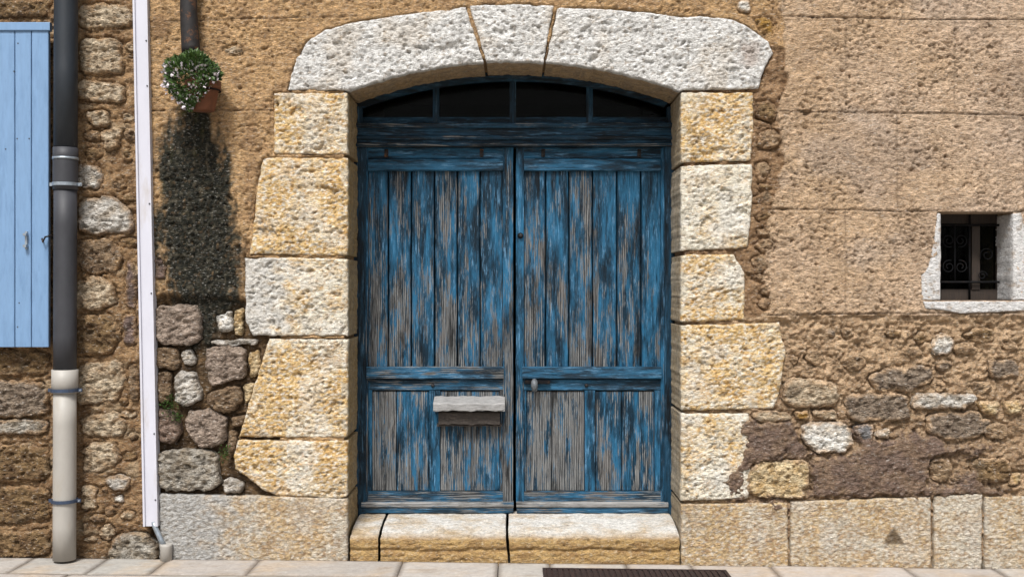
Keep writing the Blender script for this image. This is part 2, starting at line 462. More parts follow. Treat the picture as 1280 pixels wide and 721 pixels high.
# rubble: outline, colour, height of the middle above the mortar plane, edge roundness
RUB = [
 ([(194,380),(250,380),(252,430),(194,431)], 'pinkgrey', .012, .02),
 ([(258,433),(306,432),(306,472),(285,478),(262,480),(257,460)], 'pinkgrey', .012, .02),
 ([(226,462),(244,467),(253,500),(235,508),(217,501),(218,472)], 'greywhite', .006, .03),
 ([(258,490),(298,480),(304,498),(292,516),(268,514),(258,503)], BRN, .010, .035),
 ([(233,513),(262,510),(283,522),(281,555),(250,560),(236,545),(230,528)], 'pinkgrey', .012, .035),
 ([(196,562),(272,561),(275,612),(199,613)], 'greypale', .015, .02),
 ([(277,599),(290,596),(305,606),(300,616),(280,615)], 'greywhite', .004, .025),
 ([(289,521),(304,518),(305,531),(290,532)], BRN, 0, .02),
 ([(268,394),(288,388),(291,412),(275,416)], WST, 0, .02),
 ([(262,425),(322,423),(320,431),(265,431)], 'greywhite', .0, .01),
 ([(193,434),(221,434),(224,455),(214,462),(195,460)], BRN, -.004, .02),
 ([(226,438),(240,438),(244,456),(228,456)], 'greywhite', -.012, .015),
 ([(194,465),(213,464),(213,500),(196,505)], BRN, -.006, .02),
 ([(196,510),(217,514),(229,540),(213,556),(196,552)], 'pinkbrown', .004, .03),
 ([(309,440),(322,438),(326,460),(311,474)], YEL, -.016, .02),
 ([(303,480),(318,477),(313,500),(305,505)], YEL, -.016, .02),
 ([(283,538),(296,536),(295,560),(285,575)], BRN, -.02, .02),
 ([(292,388),(303,384),(302,418),(293,418)], YEL, -.014, .015),
 ([(98,249),(140,244),(162,262),(169,290),(120,294),(98,290)], 'greywhite', .014, .03),
 ([(94,300),(140,297),(153,320),(145,341),(110,343),(90,331)], BRN, .008, .035),
 ([(90,354),(120,342),(142,353),(145,380),(120,388),(88,386)], PAL, .012, .035),
 ([(88,395),(140,392),(152,420),(140,441),(90,446)], 'darktan', .010, .03),
 ([(94,455),(150,448),(159,475),(145,503),(94,505)], PAL, .006, .035),
 ([(158,322),(171,340),(171,385),(156,385)], PUR, .004, .02),
 ([(154,392),(171,392),(171,430),(154,430)], PUR, .004, .02),
 ([(160,455),(172,455),(173,500),(161,500)], BRN, .002, .02),
 ([(98,48),(150,46),(156,92),(98,93)], PAL, .010, .035),
 ([(98,99),(155,104),(154,129),(98,125)], PAL, .006, .02),
 ([(104,139),(135,137),(138,156),(118,161)], PAL, .008, .02),
 ([(124,162),(153,158),(149,183),(131,190)], PAL, .008, .02),
 ([(97,204),(127,207),(126,236),(97,233)], 'greywhite', .004, .02),
 ([(97,5),(160,3),(166,32),(98,38)], PAL, .008, .03),
 ([(99,520),(145,512),(160,532),(150,548),(104,545)], PAL, .004, .03),
 ([(104,552),(145,552),(150,580),(120,592),(101,588)], PAL, .004, .03),
 ([(130,598),(144,593),(164,596),(160,609),(145,613)], 'greywhite', .012, .012),
 ([(142,620),(153,618),(154,627),(144,628)], WST, .006, .01),
 ([(101,604),(122,608),(121,636),(101,638)], PAL, .004, .02),
 ([(134,698),(138,678),(152,665),(178,664),(197,678),(198,702),(134,702)], 'greypale', .016, .03),
 ([(-40,474),(61,477),(61,520),(-40,522)], 'greybrown', .012, .02),
 ([(-40,525),(60,523),(61,541),(-40,543)], 'greypale', .010, .012),
 ([(-30,560),(30,553),(62,560),(60,600),(-30,604)], 'darktan', .006, .03),
 ([(-30,610),(62,606),(62,650),(20,656),(-30,650)], 'darktan', .000, .03),
 ([(-30,662),(30,664),(62,658),(62,696),(-30,698)], 'darktan', .006, .03),
 ([(-30,438),(30,436),(61,440),(60,468),(-30,470)], 'darktan', .006, .03),
 ([(-20,-2),(20,0),(64,-3),(62,20),(-20,22)], 'darktan', .004, .03),
 ([(980,479),(990,470),(1046,478),(1051,495),(1040,508),(990,508),(978,500)], PAL, .020, .03),
 ([(1085,472),(1110,459),(1164,455),(1170,474),(1140,489),(1092,488)], 'greybrown', .010, .035),
 ([(1140,492),(1214,491),(1221,498),(1206,509),(1140,511)], 'greywhite', .020, .015),
 ([(1055,491),(1135,492),(1138,525),(1060,527)], 'greybrown', .006, .025),
 ([(1000,528),(1056,526),(1066,545),(1063,562),(1022,566),(1003,551)], WST, .016, .012),
 ([(993,514),(1010,511),(1012,524),(998,523)], 'orange', .012, .015),
 ([(1015,512),(1045,512),(1047,524),(1018,523)], PAL, .012, .015),
 ([(1168,418),(1182,414),(1194,427),(1188,442),(1170,444),(1164,434)], WST, .010, .012),
 ([(1094,536),(1112,534),(1111,547),(1096,548)], WST, .008, .01),
 ([(1068,531),(1091,528),(1092,551),(1072,552)], 'greyblue', .002, .015),
 ([(1160,517),(1228,512),(1231,545),(1192,551),(1158,541)], 'greybrown', .008, .03),
 ([(1163,575),(1185,567),(1193,585),(1185,602),(1165,601)], 'tan', .006, .03),
 ([(934,590),(950,576),(1009,572),(1012,600),(1004,621),(934,621)], YEL, .010, .012),
 ([(941,514),(965,512),(985,515),(991,525),(945,528)], PAL, .006, .015),
 ([(1212,574),(1262,571),(1266,600),(1216,606)], 'darktan', .008, .03),
 ([(1223,500),(1250,502),(1246,520),(1227,516)], YEL, .012, .02),
 ([(1254,500),(1276,499),(1277,519),(1256,518)], YEL, .010, .02),
 ([(1216,522),(1240,524),(1238,542),(1234,543)], 'greybrown', .006, .02),
 ([(1232,528),(1262,530),(1258,548),(1234,548)], 'tan', .006, .02),
 ([(1235,450),(1270,448),(1278,470),(1240,474)], 'greybrown', .006, .03),
 ([(1260,592),(1276,590),(1278,604),(1260,606)], YEL, .010, .015),
 ([(1090,552),(1130,548),(1150,566),(1110,574)], 'purple', .000, .02),
 ([(942,24),(960,20),(972,34),(966,46),(950,40)], 'orange', .002, .02),
 ([(944,128),(962,124),(974,140),(964,152),(946,148)], 'darktan', .000, .02),
 ([(946,168),(966,160),(978,170),(972,184),(948,186)], 'tan', .002, .02),
 ([(944,206),(958,200),(966,218),(948,230)], 'tan', -.002, .02),
 ([(920,2),(936,0),(940,14),(924,16)], WST, .002, .02),
 ([(940,322),(956,316),(962,332),(944,344)], 'tan', .000, .02),
 ([(190,322),(204,318),(208,345),(192,350)], PUR, .000, .02),
 ([(278,60),(300,56),(306,66),(284,70)], PAL, .000, .02),
]
PAL_C = {
 'white': ((.80,.78,.73),(.58,.50,.40)), 'greywhite': ((.64,.61,.56),(.38,.32,.25)), 'pale': ((.56,.46,.33),(.32,.22,.13)),
 'greypale': ((.40,.37,.32),(.25,.20,.14)), 'yellow': ((.66,.53,.33),(.46,.30,.13)), 'brown': ((.26,.18,.11),(.15,.095,.055)),
 'purple': ((.20,.14,.12),(.12,.085,.07)), 'pinkgrey': ((.38,.30,.24),(.24,.18,.14)), 'pinkbrown': ((.28,.20,.155),(.17,.115,.085)),
 'darktan': ((.24,.155,.075),(.12,.07,.035)), 'greybrown': ((.27,.21,.155),(.15,.11,.08)), 'greyblue': ((.28,.27,.27),(.15,.15,.15)),
 'orange': ((.42,.24,.06),(.20,.11,.03)), 'tan': ((.36,.25,.15),(.22,.14,.08))}

# random infill rubble in the mortared fields
rs = np.random.RandomState(5)
polys_all = [polyW(p[0]) for p in RUB] + [polyW(q[0]) for q in QUO + PLI]
def free(u, v, r):
    x, z = W(u, v)
    for p in polys_all:
        if abs(p[:, 0].mean() - x) > .9: continue
        if sdf(np.array([float(x)]), np.array([float(z)]), p)[0] > -r / 200: return False
    return True
FIELDS = [((98,172),(0,690),26,['pale','brown','darktan']), ((985,1290),(402,615),22,['darktan','tan','greybrown','brown','tan']),
          ((-20,62),(436,695),6,['darktan','greybrown']), ((944,970),(110,400),8,['tan','darktan']), ((196,300),(384,612),14,['brown','pinkgrey','darktan'])]
for (ua, ub), (va, vb), cnt, cs in FIELDS:
    got = 0
    for _ in range(cnt * 12):
        if got >= cnt: break
        r = rs.uniform(5, 12); asp = rs.uniform(1.0, 1.9)
        u = rs.uniform(ua + r * asp * .7, ub - r * asp * .7); v = rs.uniform(va + r, vb - r)
        if not free(u, v, r * 1.0): continue
        k = rs.randint(5, 8); a0 = rs.rand() * 6.28
        pts = [(u + r * asp * (1 + rs.uniform(-.25, .25)) * math.cos(a0 + 6.283 * i / k), v + r * (1 + rs.uniform(-.25, .25)) * math.sin(a0 + 6.283 * i / k)) for i in range(k)]
        RUB.append((pts, cs[rs.randint(len(cs))], rs.uniform(-.010, .004), .025)); polys_all.append(polyW(pts)); got += 1

# ------------------------------------------------------------------ mortar / plaster height and colour
def seg_edge(v, pts):
    a = np.array(pts, float); return np.interp(v, a[:, 1], a[:, 0])
REDGE = [(974,-300),(974,0),(981,55),(986,100),(971,140),(979,180),(975,230),(963,262),(958,300),(954,350),(962,394)]
EARTH = srgb(150, 104, 58)
CEMENT = [polyW([(925,528),(960,522),(994,526),(1000,552),(1022,570),(1066,568),(1074,556),(1062,530),(1100,552),(1150,538),(1192,556),(1236,560),(1206,572),(1196,566),(1162,572),(1160,604),(1186,606),(1212,590),(1240,608),(1262,618),(1010,622),(1016,598),(1012,571),(952,573),(932,590),(930,622),(908,622),(900,600),(918,586),(930,560)]),
          polyW([(950,622),(985,624),(984,640),(972,641),(962,634)])]
MOSS = polyW([(214,176),(226,150),(238,128),(252,130),(262,150),(280,200),(296,262),(292,310),(296,350),(288,392),(272,396),(262,430),(246,440),(232,420),(246,396),(222,378),(206,360),(212,320),(196,290),(204,250),(198,200)])
CRACKS = [([(1164,44),(1176,52),(1188,60),(1192,68)], .004, .012), ([(1100,120),(1118,134),(1140,140)], .003, .008), ([(1226,108),(1242,116),(1256,124)], .003, .008), ([(1112,150),(1130,160),(1150,158),(1166,164)], .003, .010),
          ([(1190,300),(1204,318),(1206,340)], .003, .006), ([(1010,346),(1034,352),(1050,362),(1060,364)], .004, .010), ([(420,60),(420,61)], .001, .0001),
          ([(286,166),(300,158),(318,156),(336,162),(342,168)], .004, .012), ([(190,14),(200,10),(212,14),(216,22)], .003, .008),
          ([(300,290),(306,300),(310,312),(304,322)], .005, .02), ([(340,116),(338,150),(340,196),(326,204),(318,240),(312,280),(305,320)], .004, .012),
          ([(966,90),(982,86),(986,100),(976,120),(968,146),(978,160),(982,178),(974,196)], .003, .010),
          ([(948,140),(962,150),(970,168),(964,186)], .005, .02), ([(940,265),(952,280),(962,296),(960,330)], .004, .012), ([(938,320),(950,340),(966,352)], .004, .01),
          ([(1020,300),(1040,306),(1052,316),(1060,318)], .003, .006),
          ([(1080,484),(1090,470),(1108,458)], .004, .015), ([(1136,492),(1136,520)], .004, .012),([(1230,512),(1232,548)], .004, .012)]
PITS = [(1053,89,.010),(1062,97,.007),(1022,98,.009),(1150,107,.010),(1008,142,.016),(1110,166,.009),(1124,154,.007),(1169,188,.009),(1182,196,.006),(1140,212,.008),
        (1030,205,.006),(1076,240,.007),(1235,60,.007),(1245,66,.006),(990,300,.009),(1045,362,.007),(1090,340,.006),(1205,232,.007),(300,110,.008),(274,190,.006),(316,90,.007),
        (452,28,.006),(330,60,.006),(1020,330,.008),(1140,300,.006),(978,262,.009),(1100,60,.005),(1212,120,.006)]
def LINES(u, v):
    """incised false ashlar joints of the plaster"""
    g = np.zeros(u.shape)
    wob = .8 * fbm(u * .02, v * .02, 2, 71)
    def hline(u0, v0, u1, v1, s=1.0):
        vv = v0 + (v1 - v0) * (u - u0) / (u1 - u0) + wob
        m = (u > u0) & (u < u1)
        return np.where(m, np.exp(-((v - vv) / .95) ** 2) * s, 0)
    def vline(uu, v0, v1, s=.5):
        m = (v > v0) & (v < v1)
        return np.where(m, np.exp(-((u - uu - wob) / 1.1) ** 2) * s, 0)
    for a in ((978,21,1500,29),(974,139,1500,147),(962,261,1172,264),(1266,264,1500,266),(960,393,1110,391)): g = np.maximum(g, hline(*a))
    for a in ((190,27,446,20),(190,138,340,137),(1110,391,1500,389)): g = np.maximum(g, hline(*a, s=.8))
    for a in ((1127,-300,24),(1057,24,141),(1193,26,143),(1121,143,262),(1057,262,392),(1280,143,262),(1330,26,143)): g = np.maximum(g, vline(*a))
    return g
WINDOW = polyW([(1170,264.5),(1266,264.5),(1266,375),(1170,375)])
DOORHOLE = polyW([(430,760),(430,113)] + arc_pts(432,854,24, r=597) + [(856,113),(856,760)])

def regions(x, z):
    u = 640 + 200 * x; v = 360 - (z - CZ) * 200
    uj = u + 7 * fbm(x * 7, z * 7, 4, 31); vj = v + 6 * fbm(x * 7, z * 7, 4, 35)
    R = sstep(-1.5, 1.5, uj - seg_edge(v, REDGE)) * sstep(-2, 2, 394 + 3 * (u < 1000) - vj)
    top = sstep(-2, 2, 60 - vj) * (u > 345) * (u < 985)
    LP = sstep(-1.2, 1.2, uj - 187) * sstep(-3, 3, 352 - vj) * (u < 400)
    LP = np.maximum(LP, sstep(-3, 3, 352 - vj) * (u < 320) * (u > 186))
    top = np.maximum(top, 0) * (1 - R)
    band = sstep(-2, 2, uj - 915) * (1 - R) * (v < 400)
    lowR = sstep(-2, 2, vj - 392) * (u > 640)
    lowL = sstep(-6, 6, vj - 372) * (u > 186) * (u < 350)
    strip = (u <= 187)
    return u, v, R, top, LP, band, lowR, lowL, strip
def blend_h(x, z):
    u, v, R, top, LP, band, lowR, lowL, strip = regions(x, z)
    f3 = fbm(x * 3, z * 3, 3, 1); f10 = fbm(x * 10, z * 10, 4, 5); f30 = fbm(x * 32, z * 32, 3, 9)
    ca, sa = math.cos(.5), math.sin(.5)
    xr = x * ca - z * sa; zr = x * sa + z * ca
    sc = .55 * fbm(xr * 24, zr * 70, 3, 14, .75) + .75 * (ridged(xr * 15, zr * 46, 3, 16) - .3)                       # slanted float marks
    pits = sstep(.2, .7, fbm(x * 34, z * 50, 2, 19))
    zn = np.clip(.85 + 1.5 * fbm(x * 2.4, z * 3.2, 4, 25), .25, 1.6); f3 = 2.2 * f3
    sc = sc * zn; pits = pits * np.clip(zn, 0, 1.2)
    H = .010 + .004 * f3 + .0110 * sc + .0065 * f30 - .009 * pits - .012 * sstep(.45, .8, fbm(x * 15, z * 22, 3, 23))
    hl = .006 + .004 * f3 + .0085 * f30 + .007 * f10 + .005 * sc - .010 * pits - .014 * sstep(.45, .8, fbm(x * 13, z * 17, 3, 27))
    rg = ridged(x * 9, z * 11, 4, 41)
    hb = -.016 + .016 * rg + .018 * f10 + .012 * f30
    w1, w2 = worley(x * 11 + .8 * f10, z * 15 + .8 * f10, 3)
    cell = sstep(.02, .22, w2 - w1)
    hr = -.022 + .024 * f10 + .020 * f30 + .010 * ridged(x * 12, z * 20, 3, 43) + .010 * cell * sstep(-.2, .5, fbm(x * 2.3, z * 2.3, 2, 61))
    hs = -.012 + .020 * f10 + .011 * f30 + .010 * ridged(x * 6, z * 16, 3, 47)
    hg = -.042 + .014 * f10 + .012 * f30
    h = np.where(u > 640, hb, hl)
    h = h + (hr - h) * lowR
    h = h + (H - h) * R
    h = h + (hl - h) * np.clip(top, 0, 1)
    h = h + (hb - h) * band * (1 - top) * (1 - R)
    h = h + (hg - h) * lowL
    h = np.where(strip, hs, h)
    return h
def mortar_h(x, z, d=None):
    h = blend_h(x, z)
    u = 640 + 200 * x; v = 360 - (z - CZ) * 200
    h = h - .014 * LINES(u, v) + .004 * LINES(u, v - 2.2)
    # smooth patch of newer mortar beside the trunking
    pp = sdf_l(x, z, polyW([(189,18),(205,16),(215,30),(212,46),(189,52)]))
    t = sstep(0, .02, pp); h = h * (1 - t) + (.012 + .002 * fbm(x * 20, z * 20, 3, 3)) * t
    for pu, pv, pr in PITS:
        a_, b2_ = W(pu, pv); k_ = np.exp(-(((x - a_) / (pr * 1.5)) ** 2 + ((z - b2_) / pr) ** 2)); h = h - k_ * .03
    ms = sdf_l(x, z, MOSS)
    h = h + sstep(-.02, .03, ms) * (.006 + .007 * fbm(x * 35, z * 28, 3, 88))
    for pts, wd, dp in CRACKS:
        p = polyW(pts)
        m = (x > p[:, 0].min() - .05) & (x < p[:, 0].max() + .05) & (z > p[:, 1].min() - .05) & (z < p[:, 1].max() + .05)
        if not m.any(): continue
        dd, _, _ = nearest(x[m] + .006 * fbm(x[m] * 25, z[m] * 25, 3, 33), z[m] + .006 * fbm(x[m] * 25, z[m] * 25, 3, 36), p, closed=False)
        h[m] -= dp * np.exp(-(dd / wd) ** 2)
    # seat of every built stone: the mortar drops behind it and runs into a joint round it
    for p, j, emb in SEATS:
        m = (x > p[:, 0].min() - .05) & (x < p[:, 0].max() + .05) & (z > p[:, 1].min() - .05) & (z < p[:, 1].max() + .05)
        if not m.any(): continue
        s = sdf(x[m], z[m], p)
        if emb:
            t = sstep(.006, .022, s)
            h[m] = h[m] * (1 - t) + np.minimum(h[m], -.055) * t
            h[m] -= .024 * np.exp(-(s / .010) ** 2) * j * sstep(-.25, .5, fbm(x[m] * 9, z[m] * 9, 2, 351) + .5 * (s < 0))
        else:
            t = sstep(-.012, .004, s)
            jd = -.002 - .036 * sstep(-.15, .25, fbm(x[m] * 6 + 3, z[m] * 6, 3, 361))
            h[m] = h[m] * (1 - t) + np.minimum(h[m], jd) * t
            t = sstep(.005, .02, s); h[m] = np.where(t > 0, np.minimum(h[m], -.04 * t), h[m])
    for c in CEMENT:
        s = sdf_l(x + .05 * fbm(x * 12, z * 12, 5, 51, .62), z + .05 * fbm(x * 12, z * 12, 5, 55, .62), c)
        t = sstep(-.012, .03, s)
        hc = .024 + .014 * fbm(x * 8, z * 8, 3, 22) + .012 * fbm(x * 38, z * 45, 3, 26)
        h = h * (1 - t) + hc * t
    return h
def sdf_l(x, z, p):
    m = (x > p[:, 0].min() - .2) & (x < p[:, 0].max() + .2) & (z > p[:, 1].min() - .2) & (z < p[:, 1].max() + .2)
    o = np.full(x.shape, -1.0)
    if m.any(): o[m] = sdf(x[m], z[m], p)
    return o
def mortar_c(x, z, d=None, h=None):
    u, v, R, top, LP, band, lowR, lowL, strip = regions(x, z)
    n2 = fbm(x * 2, z * 2, 4, 101); n9 = fbm(x * 9, z * 9, 4, 105); n30 = fbm(x * 45, z * 60, 3, 109)
    pk = sstep(980, 1280, u) * .7 + .5 * n2
    c_R = mix((.66,.475,.30), (.66,.51,.38), np.clip(pk, 0, 1))
    c_R = mix(c_R, (.66,.53,.40), sstep(.15, .8, n30) * .5)
    c_R = mix(c_R, (.36,.235,.14), sstep(.1, .8, n9) * .45)
    c_R = mix(c_R, (.40,.27,.16), sstep(.0, .7, fbm(x * 5, z * .8, 4, 161)) * .35)
    c_R = mix(c_R, (.60,.50,.41), sstep(.1, .7, fbm(x * 1.6 + 4, z * 2.2, 4, 165)) * .5)
    c_R = mix(c_R, (.42,.30,.20), sstep(.05, .55, fbm(x * 1.1, z * 1.7, 5, 173)) * .42)
    c_R = mix(c_R, (.27,.165,.09), sstep(.3, .9, fbm(x * 34, z * 50, 2, 19)) * .5)
    c_L = mix((.64,.42,.21), (.50,.32,.165), np.clip(.4 + n9, 0, 1))
    c_L = mix(c_L, (.68,.56,.39), sstep(.2, .8, n30) * .55)
    c_L = mix(c_L, (.30,.185,.10), sstep(.1, .7, fbm(x * 4, z * 4, 3, 121)) * .5)
    c_B = mix((.42,.27,.15), (.26,.16,.085), np.clip(.5 + n9, 0, 1))
    c_B = mix(c_B, (.46,.33,.19), sstep(.2, .8, n30) * .5)
    c_lr = mix((.66,.47,.29), (.40,.27,.16), np.clip(.35 + .9 * n9 + .4 * sstep(440, 520, v) , 0, 1))
    c_lr = mix(c_lr, (.62,.50,.34), sstep(.05, .7, n30) * .6)
    c_s = mix((.42,.27,.14), (.25,.15,.075), np.clip(.4 + n9 + .25 * sstep(420, 520, v), 0, 1))
    c_s = mix(c_s, (.56,.45,.29), sstep(.15, .8, n30) * .5)
    c_s = mix(c_s, (.52,.42,.28), sstep(.2, .6, fbm(x * 5, z * 8, 4, 169)) * .5)
    c_g = mix((.10,.065,.035), (.22,.14,.07), np.clip(.3 + n9, 0, 1))
    c = np.where((u > 640)[:, None], c_B, c_L)
    c = c + (c_lr - c) * lowR[:, None]
    c = c + (c_L * .95 - c) * np.clip(top, 0, 1)[:, None]
    c = c + (c_R - c) * R[:, None]
    c = c + (c_g - c) * lowL[:, None]
    c = np.where(strip[:, None], c_s, c)
    pp = sdf_l(x, z, polyW([(189,18),(205,16),(215,30),(212,46),(189,52)]))
    c = mix(c, (.30,.185,.095), sstep(0, .02, pp) * .8)
    for cc in CEMENT:
        s = sdf_l(x + .05 * fbm(x * 12, z * 12, 5, 51, .62), z + .05 * fbm(x * 12, z * 12, 5, 55, .62), cc)
        c_c = mix((.15,.10,.075), (.25,.18,.14), np.clip(.4 + n9 * .6 + n30 * .5, 0, 1))
        c = c + (c_c - c) * (sstep(-.035, .03, s + .05 * fbm(x * 26, z * 26, 4, 57)) * (.75 + .25 * sstep(-.3, .3, n9)))[:, None]
    # black lichen and moss fed by the overflowing flower pot
    ms = sdf_l(x + .05 * fbm(x * 9, z * 5, 4, 131), z + .03 * fbm(x * 9, z * 9, 4, 135), MOSS)
    st = fbm(x * 34, z * 26, 4, 141); sv = fbm(x * 16, z * 2.5, 3, 143)
    c_m = mix((.018,.020,.015), (.085,.078,.055), sstep(-.1, .7, st))
    c_m = mix(c_m, (.085,.085,.022), sstep(.2, .7, fbm(x * 8, z * 4, 3, 145)) * sstep(2.1, 2.7, z) * .8)
    c_m = mix(c_m, (.20,.17,.115), sstep(.35, .85, fbm(x * 26, z * 8, 4, 149)) * .6)
    a = sstep(-.13, .07, ms + .07 * sv + .03 * fbm(x * 22, z * 12, 3, 151)) * 1.35 + .55 * st - .16
    c = c + (c_m - c) * (np.clip(a, 0, 1) * sstep(-.2, -.08, ms))[:, None]
    c = mix(c, np.array((.12,.08,.05)), LINES(u, v) * .75)
    # left part of the wall darkens towards its foot
    c = mix(c, c * .6, sstep(660, 700, v) * .6 * (u < 640))
    return np.clip(c * np.array((.99, .96, .95)), .01, .9)

# ------------------------------------------------------------------ stones: height and colour
def stone_h(kind, h0, rb, seed):
    def f(x, z, d):
        e = np.clip(1 - d / rb, 0, 1)
        bev = -rb * .8 * (1 - np.sqrt(np.clip(1 - e * e, 0, 1)))
        if kind == 'ashlar':
            wx = x + .02 * perlin(x * 14, z * 14, seed % 50 + 60)
            A = np.clip(.80 + 1.9 * fbm(x * 4.5 + seed, z * 5.5, 4, 223), +0.15, 1.4) * (.62 if seed >= 20 else 1.0)
            wz = z + .012 * perlin(x * 20, z * 9, seed % 40 + 65)
            t = .0070 * fbm(wx * 27, wz * 52, 3, 201 + seed % 7, .65) + .0050 * (ridged(wx * 33, wz * 66, 2, 213) - .3)
            t = A * t - .013 * sstep(.45, .8, fbm(x * 17, z * 32, 2, 217 + seed % 5)) - .010 * sstep(.55, .8, fbm(x * 42 + seed, z * 50, 1, 219))
            ch_ = sstep(.15, .75, fbm(x * 9 + seed * 3, z * 9, 3, 227)) * sstep(.045, .0, d)      # chipped arrises
            t = t - .020 * ch_ + .010 * fbm(x * 7 + seed * 2, z * 9, 3, 229)
            t = t - .016 * sstep(.40, .62, fbm(x * 7 + seed * 5, z * 8, 4, 233))
            m = sstep(0, .028, d)               # smoother drafted margin
            return h0 + bev + t * (.45 + .55 * m) + .006 * fbm(x * 4 + seed, z * 4, 2, 220)
        if kind == 'plinth':
            t = .0075 * fbm(x * 36, z * 56, 3, 231)
            return h0 + bev + t + .004 * fbm(x * 4 + seed, z * 4, 2, 240)
        if kind == 'smooth':
            return h0 + bev + .002 * fbm(x * 30, z * 30, 3, 251)
        wz = z + .03 * perlin(x * 5 + seed, z * 5, 260)
        r = ridged(x * 7 + seed, wz * 19, 3, 261)
        q1, q2 = worley(x * 16 + seed, wz * 24 + .5 * r, 5); r = r + 1.3 * np.minimum(q2 - q1, .4)
        t = .014 * fbm(x * 8 + seed, wz * 11, 3, 265) + .010 * r + .009 * fbm(x * 30, z * 42, 3, 269)
        t = t - .016 * sstep(.3, .65, fbm(x * 20 + seed, z * 30, 2, 273))
        return h0 + bev + t
    return f
def stone_c(kind, tone, seed):
    def f(x, z, d, h):
        n3 = fbm(x * 3.2 + seed * 1.7, z * 3.2, 3, 301); n12 = fbm(x * 12, z * 14, 3, 305); n40 = fbm(x * 32, z * 58, 3, 309)
        if isinstance(tone, float):
            t = np.clip((tone - .5) * 1.7 + .5 + .95 * n3 + .35 * n12 + .55 * n40, 0, 1)
            c = mix((.77,.71,.58), (.71,.49,.22), t)
            c = mix(c, (.50,.25,.07), sstep(.2, .75, fbm(x * 44, z * 70, 2, 337) + .45 * n12) * (.30 + .75 * tone))
            c = mix(c, (.30,.19,.10), sstep(.35, .85, fbm(x * 5 + seed, z * 7, 4, 343)) * .55)
            wh = sstep(.12, .45, fbm(x * 3.6 + seed * 2.3, z * 3.6, 4, 347) + .2 * n40)
            c = mix(c, (.80,.77,.70), wh * (.75 - .45 * tone))
            og = sstep(.15, .5, fbm(x * 4.2 - seed * 1.9, z * 5.2, 4, 349) + .2 * n12)
            c = mix(c, (.60,.36,.12), og * (.15 + .45 * tone))
            c = mix(c, (.36,.29,.22), sstep(.3, .7, fbm(x * 2.2 + seed, z * 9, 4, 353)) * .35)
            c = mix(c, (.86,.82,.73), sstep(.05, .5, fbm(x * 34, z * 62, 2, 313)) * .75)
            uu = 640 + 200 * x
            c = mix(c, (.66,.60,.48), (((uu > 427) & (uu < 438)) | ((uu > 848) & (uu < 858))) * sstep(.2, -.4, n12) * .7)
            if kind == 'plinth':
                c = mix(c, (.46,.38,.30), .35); c = mix(c, (.30,.20,.12), sstep(-.1, .6, n40 + .4 * n12) * .6) * .92
                if seed == 2:
                    s = sdf_l(x + .01 * n12, z + .01 * n12, polyW([(1116,654),(1100,680),(1134,680)]))
                    c = mix(c, (.10,.065,.035), sstep(-.005, .02, s) * .85)
                if seed == 0:      # left half bleached
                    u = 640 + 200 * x; k = sstep(40, -40, u - 285 + 45 * n12)
                    c = c + (mix((.50,.49,.47), (.30,.27,.23), np.clip(.3 + n40, 0, 1)) - c) * k[:, None]
            elif seed == 12:       # left half of this quoin is bleached white
                u = 640 + 200 * x; k = sstep(25, -25, u - 352 + 30 * n12)
                c = c + (mix((.66,.64,.60), (.42,.38,.32), sstep(.1, .8, n40)) - c) * (k * .9)[:, None]
            return c
        if tone == 'white' and kind == 'ashlar':
            c = mix((.60,.585,.56), (.84,.83,.80), np.clip(.55 + 1.2 * n40, 0, 1))
            c = mix(c, (.34,.27,.20), sstep(.25, .8, fbm(x * 36, z * 60, 2, 331) * .9 + n12 * .5) * .75)
            c = mix(c, (.55,.42,.27), sstep(.1, .6, n3) * .28)
            u = 640 + 200 * x
            c = mix(c, (.38,.28,.22), sstep(12, -4, np.hypot((u - 936), (360 - (z - CZ) * 200 - 66) * .8) - 8 + 8 * n12) * .6)
            return c
        a, b = PAL_C[tone]
        c = mix(a, b, np.clip(.45 + .8 * n12 + .5 * n40, 0, 1))
        c = mix(c, np.array(a) * 1.25, sstep(.2, .8, fbm(x * 40 + seed, z * 50, 2, 317)) * .5)
        c = mix(c, (.12,.09,.06), sstep(.25, .8, fbm(x * 6 + seed, z * 6, 3, 323)) * .55)
        du = fbm(x * 14, z * 14, 4, 341)
        dust = sstep(.026, .0, d + .022 * du) * (.25 if (x < -1.5).all() and (x > -2.26).all() else .8)
        c = c + (mortar_c(x, z) - c) * dust[:, None]
        return c
    return f

# ================================================================== THE WALL
wall = empty('house_wall', label='old stone and ochre plaster house wall that carries the arched blue doorway', cat='wall')
SEATS = []
STONES = []
for i, (nm, pts, tone) in enumerate(VOUS):
    STONES.append((nm, rough_outline(polyW(pts), .012, .0038, 0, i), 'ashlar', tone, .014, .012, .45, 20 + i, 'surround'))
for i, (pts, tone) in enumerate(QUO):
    STONES.append(('quoin', rough_outline(polyW(pts), .012, .0042, 0, 7 + i), 'ashlar', float(tone), .012, .014, .45, 10 + i, 'surround'))
for i, (pts, tone) in enumerate(PLI):
    STONES.append(('plinth_stone', rough_outline(polyW(pts), .012, .0032, 0, 27 + i), 'plinth', float(tone), .016, .012, .45 if i < 2 else .08, i, 'wall'))
for s in STONES: SEATS.append((s[1], 1, False))
RUBO = []
for i, (pts, tone, h0, rb) in enumerate(RUB):
    o = rough_outline(polyW(pts), .012, .009, 2, 50 + i)
    RUBO.append((o, tone, h0, rb, i)); SEATS.append((o, .8, True))

xs = np.concatenate([np.arange(-6, -3.35, .08), np.arange(-3.35, 3.35, .0074), np.arange(3.37, 6.01, .08)])
zs = np.concatenate([np.arange(-.16, 3.62, .0074), np.arange(3.64, 5.2, .08)])
xs = np.array([x for x in xs]); zs = np.array(zs)
sheet('plaster', xs, zs, [], [DOORHOLE, WINDOW], mortar_h, mortar_c, M['plaster'], wall, back=.47, steps=6)

